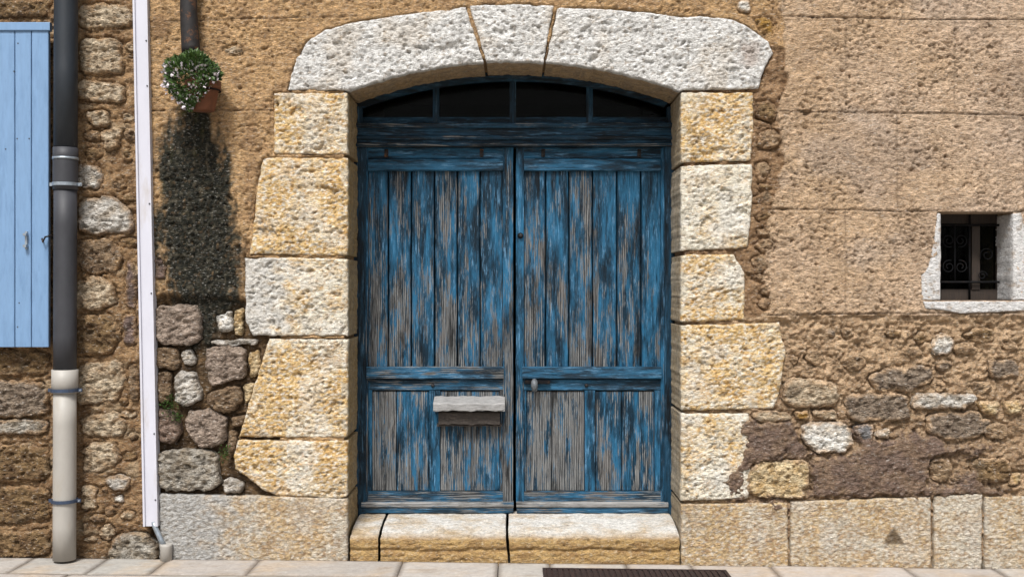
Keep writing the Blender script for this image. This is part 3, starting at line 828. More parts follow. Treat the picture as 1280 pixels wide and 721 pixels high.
for nm, o, kind, tone, h0, rb, back, seed, par in STONES:
    sp = .0068
    gx = np.arange(o[:, 0].min() - sp, o[:, 0].max() + 2 * sp, sp); gz = np.arange(o[:, 1].min() - sp, o[:, 1].max() + 2 * sp, sp)
    sheet(nm, gx, gz, [o], [], stone_h(kind, h0, rb, seed), stone_c(kind, tone, seed), M['lime'], wall,
          back=back, steps=44 if back > .2 else 2, skirt_amp=.004 if back > .2 else 0,
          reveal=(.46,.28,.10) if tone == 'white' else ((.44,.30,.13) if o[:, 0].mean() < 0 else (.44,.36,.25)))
for o, tone, h0, rb, i in RUBO:
    size = max(np.ptp(o[:, 0]), np.ptp(o[:, 1]))
    sp = .0075 if size > .12 else .006
    gx = np.arange(o[:, 0].min() - sp, o[:, 0].max() + 2 * sp, sp); gz = np.arange(o[:, 1].min() - sp, o[:, 1].max() + 2 * sp, sp)
    st_ = sheet('rubble_stone', gx, gz, [o], [], stone_h('rubble', h0, rb, i), stone_c('rubble', tone, i), M['rubble'], wall, back=.07, steps=2)
    if tone == 'white': st_['label'] = 'bleached white stone set in darker mortar'
    if tone == 'orange': st_['label'] = 'small orange stone in the rough mortar'

# ------------------------------------------------------------------ doorstep
def step_slab(x0, x1, ztop, parent, seed, tone, slant=0.0, slant0=0.0):
    prof = [(.50, -.10), (.50, ztop + .05), (.43, ztop + .046), (.34, ztop + .042), (.25, ztop + .036), (.17, ztop + .028), (.11, ztop + .018), (.07, ztop + .010), (.045, ztop)]
    for a in np.linspace(80, 0, 7): prof.append((.03 - .038 * math.cos(math.radians(a)) - .0, ztop - .04 + .04 * math.sin(math.radians(a))))
    for z in np.arange(ztop - .048, -.09, -.0075): prof.append((-.008, z))
    prof = np.array(prof)
    # resample the tread finer
    pr = [prof[0], prof[1]]
    for a, b in zip(prof[1:-1], prof[2:]):
        k = max(1, int(np.hypot(*(b - a)) / .009))
        for j in range(1, k + 1): pr.append(a + (b - a) * j / k)
    prof = np.array(pr)
    xs_ = np.linspace(x0, x1, max(4, int((x1 - x0) / .008)))
    X, I = np.meshgrid(xs_, np.arange(len(prof)), indexing='ij')
    Yp = prof[I, 0]; Zp = prof[I, 1]
    s = np.concatenate([[0], np.cumsum(np.hypot(*np.diff(prof, axis=0).T))])[I]
    edge = np.minimum(X - x0, x1 - X); round_ = .006 * np.clip(1 - edge / .014, 0, 1) ** 2
    front = sstep(.06, .0, Yp)
    n = .004 * fbm(X * 16, s * 22 + seed, 3, 401) + .003 * fbm(X * 45, s * 70, 2, 405) * (.4 + .6 * front)
    gro = .016 * np.exp(-((Zp - (.065 + .012 * fbm(X * 3, X * 0 + seed, 2, 409))) / .010) ** 2) * (Yp < .02)
    pit = .010 * sstep(.35, .7, fbm(X * 14, s * 40, 2, 411)) * front
    lip = .010 * fbm(X * 5, X * 0 + seed * 3., 3, 414)
    Y = Yp + (gro + pit + round_ - n + lip) * np.where(Yp < .08, 1, 0)
    Z = Zp + (n - round_ + lip * .5) * np.where(Yp > .0, 1, 0) * (Zp > 0)
    Xo = X + slant * np.clip(ztop - Zp, 0, .2) * (X - x0) / (x1 - x0) + slant0 * np.clip(ztop - Zp, 0, .2) * (x1 - X) / (x1 - x0) + .003 * fbm(Zp * 20, X * 0 + x0, 3, 417)
    V = np.stack([Xo, Y, Z], -1).reshape(-1, 3)
    nx, nz = X.shape
    Q = grid_quads(nx, nz)[:, ::-1]
    F = [tuple(q) for q in Q.tolist()]
    F.append(tuple(range(nz))); F.append(tuple(range(nx * nz - 1, nx * nz - nz - 1, -1)))
    Xf, sf = X.ravel(), s.ravel()
    a = fbm(Xf * 5, sf * 6 + seed, 3, 421); b = fbm(Xf * 40, sf * 50, 3, 425); c3 = fbm(Xf * 7, sf * 30 + 3, 3, 428)
    top = sstep(.05, .10, Zp.ravel() * 0 + (Zp.ravel() - ztop + .085))
    c_top = mix((.72,.70,.66), (.52,.40,.26), np.clip(.22 + tone + .8 * a + .35 * b, 0, 1))
    c_fr = mix((.50,.33,.14), (.32,.19,.08), np.clip(.4 + .8 * c3 + .4 * b, 0, 1)); c_fr = mix(c_fr, (.62,.50,.32), sstep(.15, .8, b) * .6)
    c = c_fr + (c_top - c_fr) * np.clip(top, 0, 1)[:, None]
    return fast_mesh('step_slab', V, F, M['lime'], parent, col=c)
step = empty('doorstep', label='worn pale stone doorstep of three slabs under the blue double door', cat='doorstep')
x_a, x_b, x_c, x_d, x_e, x_f = [(u - 640) / 200 for u in (437.5, 472.5, 475.5, 632, 635.5, 849.5)]
step_slab(x_a, x_b, .160, step, 1, .35)
step_slab(x_c, x_d, .160, step, 5, .10, .09)
step_slab(x_e, x_f, .162, step, 9, -.05, .0, .075)

# ------------------------------------------------------------------ joinery helpers
def board(name, u0, v0, u1, v1, yf, yb, parent, mat=None, horiz=False, ch=.003, wear=0.0, grey=0.0, jit=.0012, y_ref=None, seed=0):
    """a board whose face spans the given rectangle of the plan at depth yf"""
    yr = yf if y_ref is None else y_ref
    x0, z1 = WD(u0, v0, yr); x1, z0 = WD(u1, v1, yr)
    a0, a1, b0, b1 = (x0, x1, z0, z1) if horiz else (z0, z1, x0, x1)      # a: length, b: width
    L = a1 - a0; n = max(3, int(L / .03)); ts = np.linspace(a0, a1, n)
    sd_ = random.random() * 100
    ch = min(ch, (b1 - b0) * .3)
    sec = [(b0, yb), (b0, yf + ch), (b0 + ch, yf)]
    k = max(1, int((b1 - b0) / .03))
    for i in range(1, k): sec.append((b0 + ch + (b1 - b0 - 2 * ch) * i / k, yf))
    sec += [(b1 - ch, yf), (b1, yf + ch), (b1, yb)]
    sec = np.array(sec); m = len(sec)
    T, I = np.meshgrid(ts, np.arange(m), indexing='ij')
    B = sec[I, 0]; Y = sec[I, 1].copy()
    fr = Y < yb - 1e-6
    je = perlin(T * 9 + sd_, (B > (b0 + b1) / 2) * 5. + .5, 3)
    B = B + np.where(fr, jit * je, 0) * np.where((I <= 2) | (I >= m - 3), 1, .3)
    Y = Y + np.where(fr, jit * .8 * perlin(T * 6 + sd_, B * 30, 9), 0)
    end = (np.arange(n) == 0) | (np.arange(n) == n - 1)
    Y[end] += np.where(fr[end], .0012, 0)
    P = [B, Y, T] if not horiz else [T, Y, B]
    V = np.stack(P, -1).reshape(-1, 3)
    q = grid_quads(n, m)
    if horiz: q = q[:, ::-1]
    F = [tuple(x) for x in q.tolist()]
    r0 = list(range(m)); r1 = list(range((n - 1) * m, n * m))
    F += [tuple(r0 if not horiz else r0[::-1]), tuple(r1[::-1] if not horiz else r1)]
    c0 = [i * m for i in range(n)]; c1 = [i * m + m - 1 for i in range(n)]
    zz = V[:, 2]
    wv = np.array([wear(z) if callable(wear) else wear for z in zz])
    o = fast_mesh(name, V, F, mat or (M['wood_h'] if horiz else M['wood_v']), parent, smooth=False, attrs={'wear': wv, 'grey': np.full(len(V), grey)})
    return o
def tube(name, pts, r, mat, parent=None, n=12, cap=True, rings=None):
    P = [Vector(p) for p in pts]; V = []; F = []
    up = Vector((0, 1, 0)) if abs((P[1] - P[0]).normalized().y) < .9 else Vector((1, 0, 0))
    for i, p in enumerate(P):
        d = (P[min(i + 1, len(P) - 1)] - P[max(i - 1, 0)]).normalized()
        a = d.cross(up).normalized(); b = d.cross(a).normalized()
        rr = r[i] if isinstance(r, (list, tuple)) else r
        for k in range(n):
            t = 2 * math.pi * k / n
            V.append(p + a * (rr * math.cos(t)) + b * (rr * math.sin(t)))
    for i in range(len(P) - 1):
        for k in range(n):
            F.append((i * n + k, i * n + (k + 1) % n, (i + 1) * n + (k + 1) % n, (i + 1) * n + k))
    if cap: F.append(tuple(range(n))[::-1]); F.append(tuple((len(P) - 1) * n + k for k in range(n)))
    o = fast_mesh(name, np.array(V), [tuple(f) for f in F], mat, parent, smooth=True)
    o.data.polygons.foreach_set('use_smooth', [len(p.vertices) == 4 for p in o.data.polygons])
    return o
def lathe(name, prof, cx, cy, mat, parent=None, n=28):
    V = []; F = []
    for r, z in prof:
        for k in range(n):
            t = 2 * math.pi * k / n; V.append((cx + r * math.cos(t), cy + r * math.sin(t), z))
    m = len(prof)
    for i in range(m - 1):
        for k in range(n): F.append((i * n + k, i * n + (k + 1) % n, (i + 1) * n + (k + 1) % n, (i + 1) * n + k))
    return fast_mesh(name, np.array(V), F, mat, parent)
def prism(name, outline, y0, y1, mat, parent, attrs=None):
    """outline in x,z (counter-clockwise), y0 front"""
    n = len(outline); V = [(x, y0, z) for x, z in outline] + [(x, y1, z) for x, z in outline]
    F = [tuple(range(n)), tuple(range(2 * n - 1, n - 1, -1))] + [((i + 1) % n, i, n + i, n + (i + 1) % n) for i in range(n)]
    at = None
    if attrs is not None: at = {k: np.full(len(V), v) for k, v in attrs.items()}
    return fast_mesh(name, np.array(V), F, mat, parent, smooth=False, attrs=at)
def boxm(V, F, c, s, rot=0):
    b = len(V)
    for dx in (-1, 1):
        for dy in (-1, 1):
            for dz in (-1, 1): V.append((c[0] + dx * s[0] / 2, c[1] + dy * s[1] / 2, c[2] + dz * s[2] / 2))
    F += [tuple(b + i for i in f) for f in ((0, 1, 3, 2), (4, 6, 7, 5), (0, 4, 5, 1), (2, 3, 7, 6), (0, 2, 6, 4), (1, 5, 7, 3))]
def box(name, c, s, mat, parent=None, bev=.002):
    V = []; F = []; boxm(V, F, c, s)
    o = fast_mesh(name, np.array(V), F, mat, parent, smooth=False)
    if bev:
        import bmesh
        bm = bmesh.new(); bm.from_mesh(o.data)
        bmesh.ops.bevel(bm, geom=bm.edges[:], offset=bev, segments=2, affect='EDGES'); bm.to_mesh(o.data); bm.free()
    return o

# ------------------------------------------------------------------ double door
door = empty('double_door', label='weathered blue plank double door with peeling paint under the stone arch', cat='door')
YF = .43
board('frame_post', 440, 178, 457, 645, YF, .55, door, mat=M['shaded_v'], wear=-.30)
board('frame_post', 831, 178, 846, 645, YF, .55, door, mat=M['shaded_v'], wear=-.30)
# moulded transom above the leaves
for (a, b, y, wv, nm) in ((153, 158.5, .385, .10, 'transom_moulding'), (158.5, 169, .412, -.25, 'transom_board'), (169, 173.5, .398, .0, 'transom_moulding'),
                      (173.5, 178, .415, -.2, 'transom_board'), (178, 181.5, .392, .12, 'transom_moulding')):
    board(nm, 442, a, 844, b + .6, y, .56, door, mat=M['shaded_h'], horiz=True, wear=wv - .05, ch=.004)
def upw(z):      # bare wood grows towards the foot of the door
    return float(np.interp(z, [.2, .9, 1.2, 1.7, 2.3, 2.6], [.30, .24, .16, .07, -.03, -.10]))
def leaf_door(side):
    L = side == 'l'
    bk = (457, 641) if L else (645.5, 831)
    lf = board('door_leaf', bk[0], 185, bk[1], 640, .53, .55, door, mat=M['shaded_v'], wear=-.4)
    e0, e1 = (456, 641.5) if L else (645, 831.5)
    i0, i1 = (460, 628.5) if L else (655, 826)     # panel field
    yl = .455
    k = 0 if L else 0
    board('stile', e0, 184, i0 - .2 if L else i0, 627, yl - (.006 if L else 0), .52, lf, wear=(lambda z: upw(z) - .22))
    board('stile', i1, 184, e1, 627, yl, .52, lf, wear=(lambda z: upw(z) - (.02 if L else .25)))
    board('top_rail', i0, 184, i1, 197.5, yl + .002, .52, lf, horiz=True, wear=-.22)
    # raised moulding round the plank field
    board('moulding', i0, 198, i1, 213, .438, .5, lf, horiz=True, wear=-.20, ch=.006)
    board('moulding', i0 - 2, 458, i1 + 1, 473, .428, .5, lf, horiz=True, wear=.12 if L else -.12, ch=.005)
    us = (460, 485, 514, 543, 571.5, 600, 628.5) if L else (655, 682, 711, 740.5, 771, 801, 826)
    dw = (.0, .03, -.10, .05, .10, .02) if L else (.12, -.06, .04, .02, .05, -.10)
    for j in range(6):
        w0 = dw[j]
        gap = .9 + .5 * random.random()
        board('plank', us[j] + (.0 if j == 0 else gap), 213.3, us[j + 1] - (.0 if j == 5 else .8), 457.7, .470 + random.uniform(-.003, .003), .5, lf,
              wear=(lambda z, w0=w0: upw(z) + w0), ch=.006, jit=.0016)
    board('mid_rail', i0, 473.5, i1, 487, .462, .52, lf, horiz=True, wear=.10 if L else -.25)
    m0, m1 = (536.5, 550) if L else (731, 744)
    board('mullion', m0, 487.3, m1, 613, .459, .52, lf, wear=-.18)
    lows = ((465, 495.5), (495.5, 536.3), (550.3, 589), (589, 625)) if L else ((658, 689.5), (689.5, 730.8), (744.3, 777), (777, 818))
    for j, (a, b) in enumerate(lows):
        board('panel_board', a + .35, 488.5, b - .35, 612, .474 + random.uniform(-.002, .002), .5, lf, wear=(lambda z, j=j: (.22, .17, .20, .27)[j] if L else (.19, .22, .16, .22)[j]), ch=.003,
              grey=.10)
    if L:
        board('stile', 460.2, 473.5, 465, 613, .463, .52, lf, wear=-.15)
        board('stile', 625.2, 487.3, 628.3, 613, .463, .52, lf, wear=.2)
    else:
        board('stile', 655.2, 487.3, 658, 613, .463, .52, lf, wear=.1)
        board('stile', 818.2, 487.3, 825.8, 613, .463, .52, lf, wear=-.25)
    board('bottom_rail', i0 + .1, 613.3, i1, 627, .458, .52, lf, horiz=True, wear=.15)
    board('weather_board', 451.5 if L else 645.5, 627.3, 642 if L else 835.5, 634, .418, .5, lf, horiz=True, wear=.35, grey=.7, ch=.008)
    board('weather_board', 452 if L else 646, 634.2, 641.5 if L else 835, 640.5, .426, .5, lf, horiz=True, wear=.05 if L else -.05, ch=.003)
    return lf
ll = leaf_door('l'); lr = leaf_door('r')
# rusty bolts and fittings
def bolt(u, v, y, r, parent, name='bolt', mat=None):
    x, z = WD(u, v, y)
    pts = [(x, y + .01, z), (x, y - .004, z), (x, y - .009, z), (x, y - .011, z)]
    return tube(name, pts, [r, r, r * .75, r * .2], mat or M['iron'], parent, n=10)
for u, p in ((483, ll), (602, ll), (679, lr), (799, lr)):
    x, z = WD(u, 191, .456)
    box('bolt_plate', (x, .453, z), (.026, .008, .055), M['iron'], p, .003)
    bolt(u, 189, .450, .010, p); bolt(u + 1, 194, .450, .007, p)
for u, v, p in ((541, 481, ll), (733, 481, lr)): bolt(u, v, .459, .012, p)
bolt(650.5, 294, .452, .020, lr, 'lock_plate', M['black_iron']); bolt(651, 294, .441, .013, lr, 'lock_knob')
# stub handle on the right leaf
x, z = WD(668, 478, .43)
tube('handle', [(x, .47, z + .012), (x, .42, z + .012), (x, .405, z + .006), (x, .40, z - .02), (x, .402, z - .052)], [.018, .018, .023, .023, .017], M['handle_iron'], lr, n=14)
x0, z0 = WD(655.5, 477, .43); x1, z1 = WD(688, 477, .43)
box('latch_bar', ((x0 + x1) / 2, .438, z0), (x1 - x0, .02, .026), M['black_iron'], lr, .004)
# letter slot with its wooden hood
def hood(u0, v0, u1, v1, yf, yb, name, mat, slope):
    x0, zt = WD(u0, v0, yf); x1, zb = WD(u1, v1, yf)
    n = 24; V = []; F = []
    sec = [(yb, zb), (yf + .004, zb), (yf, zb + .006), (yf, zt - .012), (yf + .008, zt - .003), (yb, zt + slope)]
    m = len(sec)
    for i in range(n):
        t = x0 + (x1 - x0) * i / (n - 1)
        e = 1 if i in (0, n - 1) else 0
        for k, (y, z_) in enumerate(sec):
            w_ = .0022 * math.sin(t * 31 + k) + .0015 * math.sin(t * 83 + 2 * k)
            V.append((t + (.003 * (-1 if i else 1) if e else 0) * 0, y + (w_ if y < yb else 0) + e * .002, z_ + w_))
    for i in range(n - 1):
        for k in range(m): F.append((i * m + k, i * m + (k + 1) % m, (i + 1) * m + (k + 1) % m, (i + 1) * m + k))
    F += [tuple(range(m)), tuple(range(n * m - 1, n * m - m - 1, -1))]
    return fast_mesh(name, np.array(V), F, mat, ll, smooth=False)
hood(541.5, 502.5, 631, 513, .335, .465, 'letter_slot_hood', M['greywood'], .03)
hood(548, 513.6, 625, 530, .395, .466, 'letter_slot_flap', M['darkwood'], 0)
hood(546, 529, 627, 532, .410, .466, 'letter_slot_sill', M['darkwood'], 0)

# ------------------------------------------------------------------ fanlight above
fan = empty('fanlight', label='dark arched fanlight of four panes between the stone arch and the blue transom', cat='window')
CX, CZA, RR = .015, W(0, 669)[1], 2.96
def arcx(r, x): return CZA + math.sqrt(max(r * r - (x - CX) ** 2, 0))
zb = WD(0, 153, .44)[1]
xl, xr_ = -1.06, 1.06
nA = 40
outer = [(x, arcx(RR + .03, x)) for x in np.linspace(xr_, xl, nA)]
inner = [(x, arcx(RR - .038, x)) for x in np.linspace(xl + .05, xr_ - .05, nA)]
V = []; F = []
for (xo, zo), (xi, zi) in zip(outer, inner[::-1]):
    V += [(xo, .445, zo), (xi, .445, zi), (xi, .50, zi), (xo, .50, zo)]
for i in range(nA - 1):
    for k in range(4): F.append((i * 4 + k, i * 4 + (k + 1) % 4, (i + 1) * 4 + (k + 1) % 4, (i + 1) * 4 + k))
F = [f[::-1] for f in F]
fast_mesh('arch_frame', np.array(V), F, M['shaded_h'], fan, smooth=False, attrs={'wear': np.full(len(V), -.35), 'grey': np.zeros(len(V))})
for u in (545, 641, 737):
    x, _ = WD(u, 0, .45)
    zt = arcx(RR - .03, x)
    w_ = .021
    prism('glazing_bar', [(x - w_, zb - .01), (x + w_, zb - .01), (x + w_, zt), (x - w_, zt)], .448, .49, M['shaded_v'], fan, {'wear': -.4, 'grey': 0})
    prism('glazing_bead', [(x - .006, zb - .01), (x + .006, zb - .01), (x + .006, zt), (x - .006, zt)], .442, .449, M['shaded_v'], fan, {'wear': -.35, 'grey': 0})
board('bottom_bar', 446, 146, 840, 154, .455, .5, fan, mat=M['shaded_h'], horiz=True, wear=-.35)
bx = [xl + .05] + [WD(u, 0, .45)[0] for u in (545, 641, 737)] + [xr_ - .05]
for a, b in zip(bx[:-1], bx[1:]):
    top_ = [(x, max(arcx(RR - .03, x), zb + .01)) for x in np.linspace(b - .003, a + .003, 8)]
    prism('pane', [(a + .003, zb - .01), (b - .003, zb - .01)] + top_, .470, .474, M['glass'], fan)
for u in (449.5, 837.5):
    x, _ = WD(u, 0, .45)
    prism('side_frame', [(x - .02, zb - .01), (x + .02, zb - .01), (x + .02, arcx(RR - .02, x)), (x - .02, arcx(RR - .02, x))], .44, .50, M['shaded_v'], fan, {'wear': -.4, 'grey': 0})

# dark hall behind the door
def room(name, x0, x1, y0, y1, z0, z1, parent=None):
    V = [(x, y, z) for y in (y0, y1) for z in (z0, z1) for x in (x0, x1)]
    F = [(4, 5, 7, 6), (0, 4, 6, 2), (1, 3, 7, 5), (0, 1, 5, 4), (2, 6, 7, 3)]
    return fast_mesh(name, np.array(V), F, M['dark_room'], parent, smooth=False)
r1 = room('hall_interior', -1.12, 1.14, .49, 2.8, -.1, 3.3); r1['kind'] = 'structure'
bm_ = empty('ceiling_beam', label='brown wooden beam dimly seen through the fanlight above the door', cat='beam')
box('beam_timber', (.1, 1.3, 2.93), (2.0, .12, .10), M['oldwood'], bm_, .004)

# ------------------------------------------------------------------ small barred window
win = empty('barred_window', label='small square window with black scroll grille and white painted surround', cat='window')
def trim(name, pts, tone='white', h0=.016, back=.24, rb=.006):
    o = rough_outline(polyW(pts), .012, .0022, 0, 90)
    sp = .006
    gx = np.arange(o[:, 0].min() - sp, o[:, 0].max() + 2 * sp, sp); gz = np.arange(o[:, 1].min() - sp, o[:, 1].max() + 2 * sp, sp)
    def cf(x, z, d, h):
        n1 = fbm(x * 20, z * 20, 4, 501); n2 = fbm(x * 50, z * 50, 2, 505)
        c = mix((.62,.61,.60), (.74,.72,.70), np.clip(.5 + n2, 0, 1))
        return mix(c, (.36,.27,.19), sstep(.15, .7, n1) * .7)
    return sheet(name, gx, gz, [o], [], stone_h('smooth', h0, rb, 3), cf, M['lime'], win, back=back, steps=5, skirt_amp=.002)
trim('jamb', [(1172,266),(1175,267),(1174.5,374),(1152,374),(1151,345),(1160,332),(1167,300),(1170,270)])
trim('jamb', [(1265,267),(1275,266),(1283,300),(1290,374.5),(1265.5,374.5)], back=.24)
trim('sill', [(1153,376),(1292,376),(1292,387),(1230,390),(1200,391),(1170,386),(1156,385)], h0=.020, back=.24)
prism('reveal_floor', [(W(1171,0)[0], W(0,380)[1]), (W(1268,0)[0], W(0,380)[1]), (W(1268,0)[0], W(0,374.6)[1]), (W(1171,0)[0], W(0,374.6)[1])], .02, .26, M['oldwood'], win)
yw = .22
def fr(name, u0, v0, u1, v1, y0=yw, y1=yw + .05, mat='oldwood'):
    x0, z1 = WD(u0, v0, y0); x1, z0 = WD(u1, v1, y0)
    return prism(name, [(x0, z0), (x1, z0), (x1, z1), (x0, z1)], y0, y1, M[mat], win)
fr('frame_rail', 1168, 262, 1266, 279); fr('frame_rail', 1168, 361, 1266, 376)
fr('frame_stile', 1160, 279, 1173, 361); fr('frame_stile', 1246, 279, 1262, 361); fr('mullion', 1215, 279, 1225, 361, yw - .01)
fr('pane', 1173, 279, 1215, 361, yw + .02, yw + .024, 'glass'); fr('pane', 1225, 279, 1246, 361, yw + .02, yw + .024, 'glass')
# scroll grille
yg = .19
def gp(u, v): x, z = WD(u, v, yg); return (x, yg, z)
gr_l, gr_r = 1172, 1216
for u in (1175, 1212): tube('grille_bar', [gp(u, 268), gp(u, 374)], .007, M['black_iron'], win, n=8)
for v in (281, 352): tube('grille_bar', [gp(1168, v), gp(1258, v)], .007, M['black_iron'], win, n=8)
tube('grille_bar', [gp(1256, 268), gp(1256, 374)], .007, M['black_iron'], win, n=8)
def scroll(cu, cv, r, sgn, turn=1.6, a0=0):
    pts = []
    for i in range(26):
        t = i / 25; a = a0 + sgn * t * turn * 2 * math.pi; rr = r * (1 - .75 * t) * .85
        pts.append(gp(cu + rr * math.cos(a), cv + rr * math.sin(a)))
    return tube('grille_scroll', pts, .0035, M['black_iron'], win, n=6)
scroll(1186, 300, 10, 1, 1.5, 1.2); scroll(1201, 300, 10, -1, 1.5, 1.9); scroll(1186, 333, 10, -1, 1.5, -1.2); scroll(1201, 333, 10, 1, 1.5, -1.9)
tube('grille_bar', [gp(1193.5, 281), gp(1193.5, 352)], .006, M['black_iron'], win, n=8)
scroll(1234, 318, 11, 1, 1.4, 2.6); scroll(1228, 344, 7, -1, 1.4, 0)
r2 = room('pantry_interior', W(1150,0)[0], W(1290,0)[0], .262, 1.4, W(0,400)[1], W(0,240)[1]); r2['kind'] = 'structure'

# ------------------------------------------------------------------ shutter
sh = empty('window_shutter', label='pale blue wooden shutter folded open against the rough wall at the left edge', cat='shutter')
ys = -.10
def sb(name, u0, v0, u1, v1, yf, yb): return board(name, u0, v0, u1, v1, yf, yb, sh, mat=M['shutter'], ch=.0035, jit=.0008)
ed = [-62, -41, -21, -1.5, 18.4, 39.2, 61]
for a, b in zip(ed[:-1], ed[1:]): sb('plank', a + .45, 37.5, b - .45, 433, ys, ys + .03)
for a, b in zip(ed[:-1], ed[1:]):
    pass
o_ = board('top_rail', -62, 27.5, 62, 38, ys - .012, ys + .03, sh, mat=M['shutter'], horiz=True, ch=.004, jit=.0006)
board('back_brace', -58, 80, 57, 100, ys + .03, ys + .055, sh, mat=M['shutter'], horiz=True); board('back_brace', -58, 370, 57, 390, ys + .03, ys + .055, sh, mat=M['shutter'], horiz=True)
for u, v in ((22.5, 54), (17.5, 89), (21.5, 173), (36.5, 173), (7, 186), (24, 378), (22, 408), (46, 34)):
    x, z = WD(u, v, ys); tube('nail', [(x, ys + .004, z), (x, ys - .0016, z)], .0045, M['drain_grey'], sh, n=8)
x, z = WD(33.5, 300, ys)
V = []; F = []
boxm(V, F, (x, ys - .006, z), (.014, .012, .11)); boxm(V, F, (x, ys - .02, z + .035), (.02, .03, .016)); boxm(V, F, (x, ys - .02, z - .035), (.02, .03, .016))
fast_mesh('latch', np.array(V), F, M['zinc'], sh, smooth=False)
x, z = WD(57, 300, ys)
tube('hook', [(x - .02, ys - .005, z + .01), (x - .005, ys - .03, z - .01), (x + .01, ys - .03, z + .02), (x + .03, ys, z + .03), (x + .03, -.0, z + .0)], .006, M['iron'], sh, n=8)

# ------------------------------------------------------------------ drainpipe
dp = empty('drainpipe', label='tall drainpipe beside the blue shutter, dark grey above and beige at its foot', cat='drainpipe')
yp = -.115
def pz(v): return WD(0, v, yp - .06)[1]
def pcx(v): return WD(np.interp(v, [0, 700], [82.5, 80.5]), 0, yp)[0]
def pseg(name, v0, v1, r, mat, n=6):
    vs = np.linspace(v0, v1, n)
    return tube(name, [(pcx(v), yp, pz(v)) for v in vs], r, M[mat], dp, n=32)
pseg('upper_pipe', -330, 188, .070, 'drain_dark'); pseg('socket', 183, 236, .074, 'drain_grey'); pseg('collar', 195, 198, .077, 'zinc', 2)
pseg('middle_pipe', 236, 464, .068, 'drain_grey'); pseg('socket', 462, 491, .078, 'drain_light', 3); pseg('lower_pipe', 489, 701, .068, 'drain_light')
for v, mt in ((229, 'zinc'), (488, 'clamp'), (627, 'clamp')):
    z = pz(v); x = pcx(v)
    R_ = .080 if v == 488 else .074
    ring = [(x + R_ * math.cos(t), yp + R_ * math.sin(t), z) for t in np.linspace(0, 2 * math.pi, 33)]
    V = []; F = []
    for (a, b_2, c_) in ring:
        for dr, dz in ((0, -.010), (.005, -.010), (.005, .010), (0, .010)):
            dd = Vector((a - x, b_2 - yp)).normalized(); V.append((a + dd.x * dr, b_2 + dd.y * dr, c_ + dz))
    for i in range(32):
        for k in range(4): F.append((i * 4 + k, i * 4 + (k + 1) % 4, (i + 1) * 4 + (k + 1) % 4, (i + 1) * 4 + k))
    boxm(V, F, (x + R_ + .012, yp, z), (.03, .012, .02)); boxm(V, F, (x - R_ - .010, yp, z), (.024, .012, .02)); boxm(V, F, (x, yp + R_ + .03, z), (.012, .07, .012))
    fast_mesh('clamp', np.array(V), F, M[mt], dp, smooth=False)
    tube('clamp_screw', [(x + R_ + .018, yp - .014, z), (x + R_ + .018, yp + .012, z)], .0055, M['zinc'], dp, n=8)

# ------------------------------------------------------------------ white cable trunking, leaning
tr = empty('cable_trunking', label='narrow white plastic cable trunking leaning slightly along the wall between pipes', cat='trunking')
def trp(u0, v0, u1, v1, dx0, dx1, yf, yb, name, mat='trunking'):
    xa, za = W(u0, v0); xb, zb_ = W(u1, v1)
    outl = [(xb + dx0, zb_), (xb + dx1, zb_), (xa + dx1, za), (xa + dx0, za)]
    return prism(name, outl, yf, yb, M[mat], tr)
trp(171.5, -330, 191.2, 655, -.040, .040, -.040, .02, 'channel')
trp(171.5, -330, 191.2, 655, -.045, -.033, -.052, .02, 'channel_edge')
trp(171.5, -330, 191.2, 655, .026, .045, -.050, .02, 'channel_edge')
for v in (53, 109, 366, 622, 255, 540):
    u = 171.5 + (191.2 - 171.5) * (v + 330) / 985
    x, z = W(u + 7, v); tube('screw', [(x, -.048, z), (x, -.054, z)], .005, M['drain_grey'], tr, n=8)
cd = empty('cable_conduit', label='short grey conduit bending from the white trunking into a beige stub on the pavement', cat='conduit')
xa, za = W(194, 654); xb, zb2 = W(207, 676); xc, _ = W(210.5, 0)
tube('grey_conduit', [(xa, -.03, za + .02), (xa + .01, -.035, za - .01), (xb - .015, -.045, zb2 + .02), (xb + .002, -.045, zb2 - .01)], .016, M['zinc'], cd, n=12)
tube('beige_stub', [(xc, -.045, zb2 - .003), (xc, -.045, zb2 - .02), (xc, -.045, -.02)], [.038, .036, .036], M['drain_light'], cd, n=20)

# ------------------------------------------------------------------ iron spout, flower pot and its plant
sp_ = empty('iron_spout', label='rust streaked black iron pipe coming down the plaster above the flower pot', cat='pipe')
xs0, _ = WD(235.5, 0, -.08); xs1, _ = WD(239, 0, -.08)
tube('pipe_shaft', [(xs0, -.075, W(0, -330)[1]), (xs0, -.075, W(0, 20)[1]), (xs1 - .003, -.08, W(0, 62)[1]), (xs1, -.082, W(0, 70)[1])], [.052, .052, .056, .056], M['iron'], sp_, n=24)
box('pipe_bracket', (xs0, -.04, W(0, -20)[1]), (.13, .10, .03), M['black_iron'], sp_)
pot = empty('flower_pot', label='small terracotta pot fixed to the wall below the iron pipe', cat='flower pot')
px, _ = WD(251, 0, -.2); zp0 = WD(0, 137, -.2)[1]; zp1 = WD(0, 100, -.2)[1]; py = -.15
lathe('pot_body', [(.0, zp0), (.066, zp0), (.070, zp0 + .006), (.094, zp1 - .05), (.098, zp1 - .05), (.106, zp1 - .046), (.109, zp1), (.099, zp1), (.094, zp1 - .02), (0, zp1 - .022)], px, py, M['terracotta'], pot)
ring = [(px + .103 * math.cos(t), py + .103 * math.sin(t), zp1 - .055) for t in np.linspace(0, 2 * math.pi, 25)]
tube('wall_ring', ring, .005, M['black_iron'], pot, n=8, cap=False)
tube('wall_bracket', [(px, py + .103, zp1 - .055), (px, .0, zp1 - .055)], .006, M['black_iron'], pot, n=8)
plant = empty('flowering_plant', label='bushy green plant with small white flowers spilling over the terracotta pot', cat='plant')
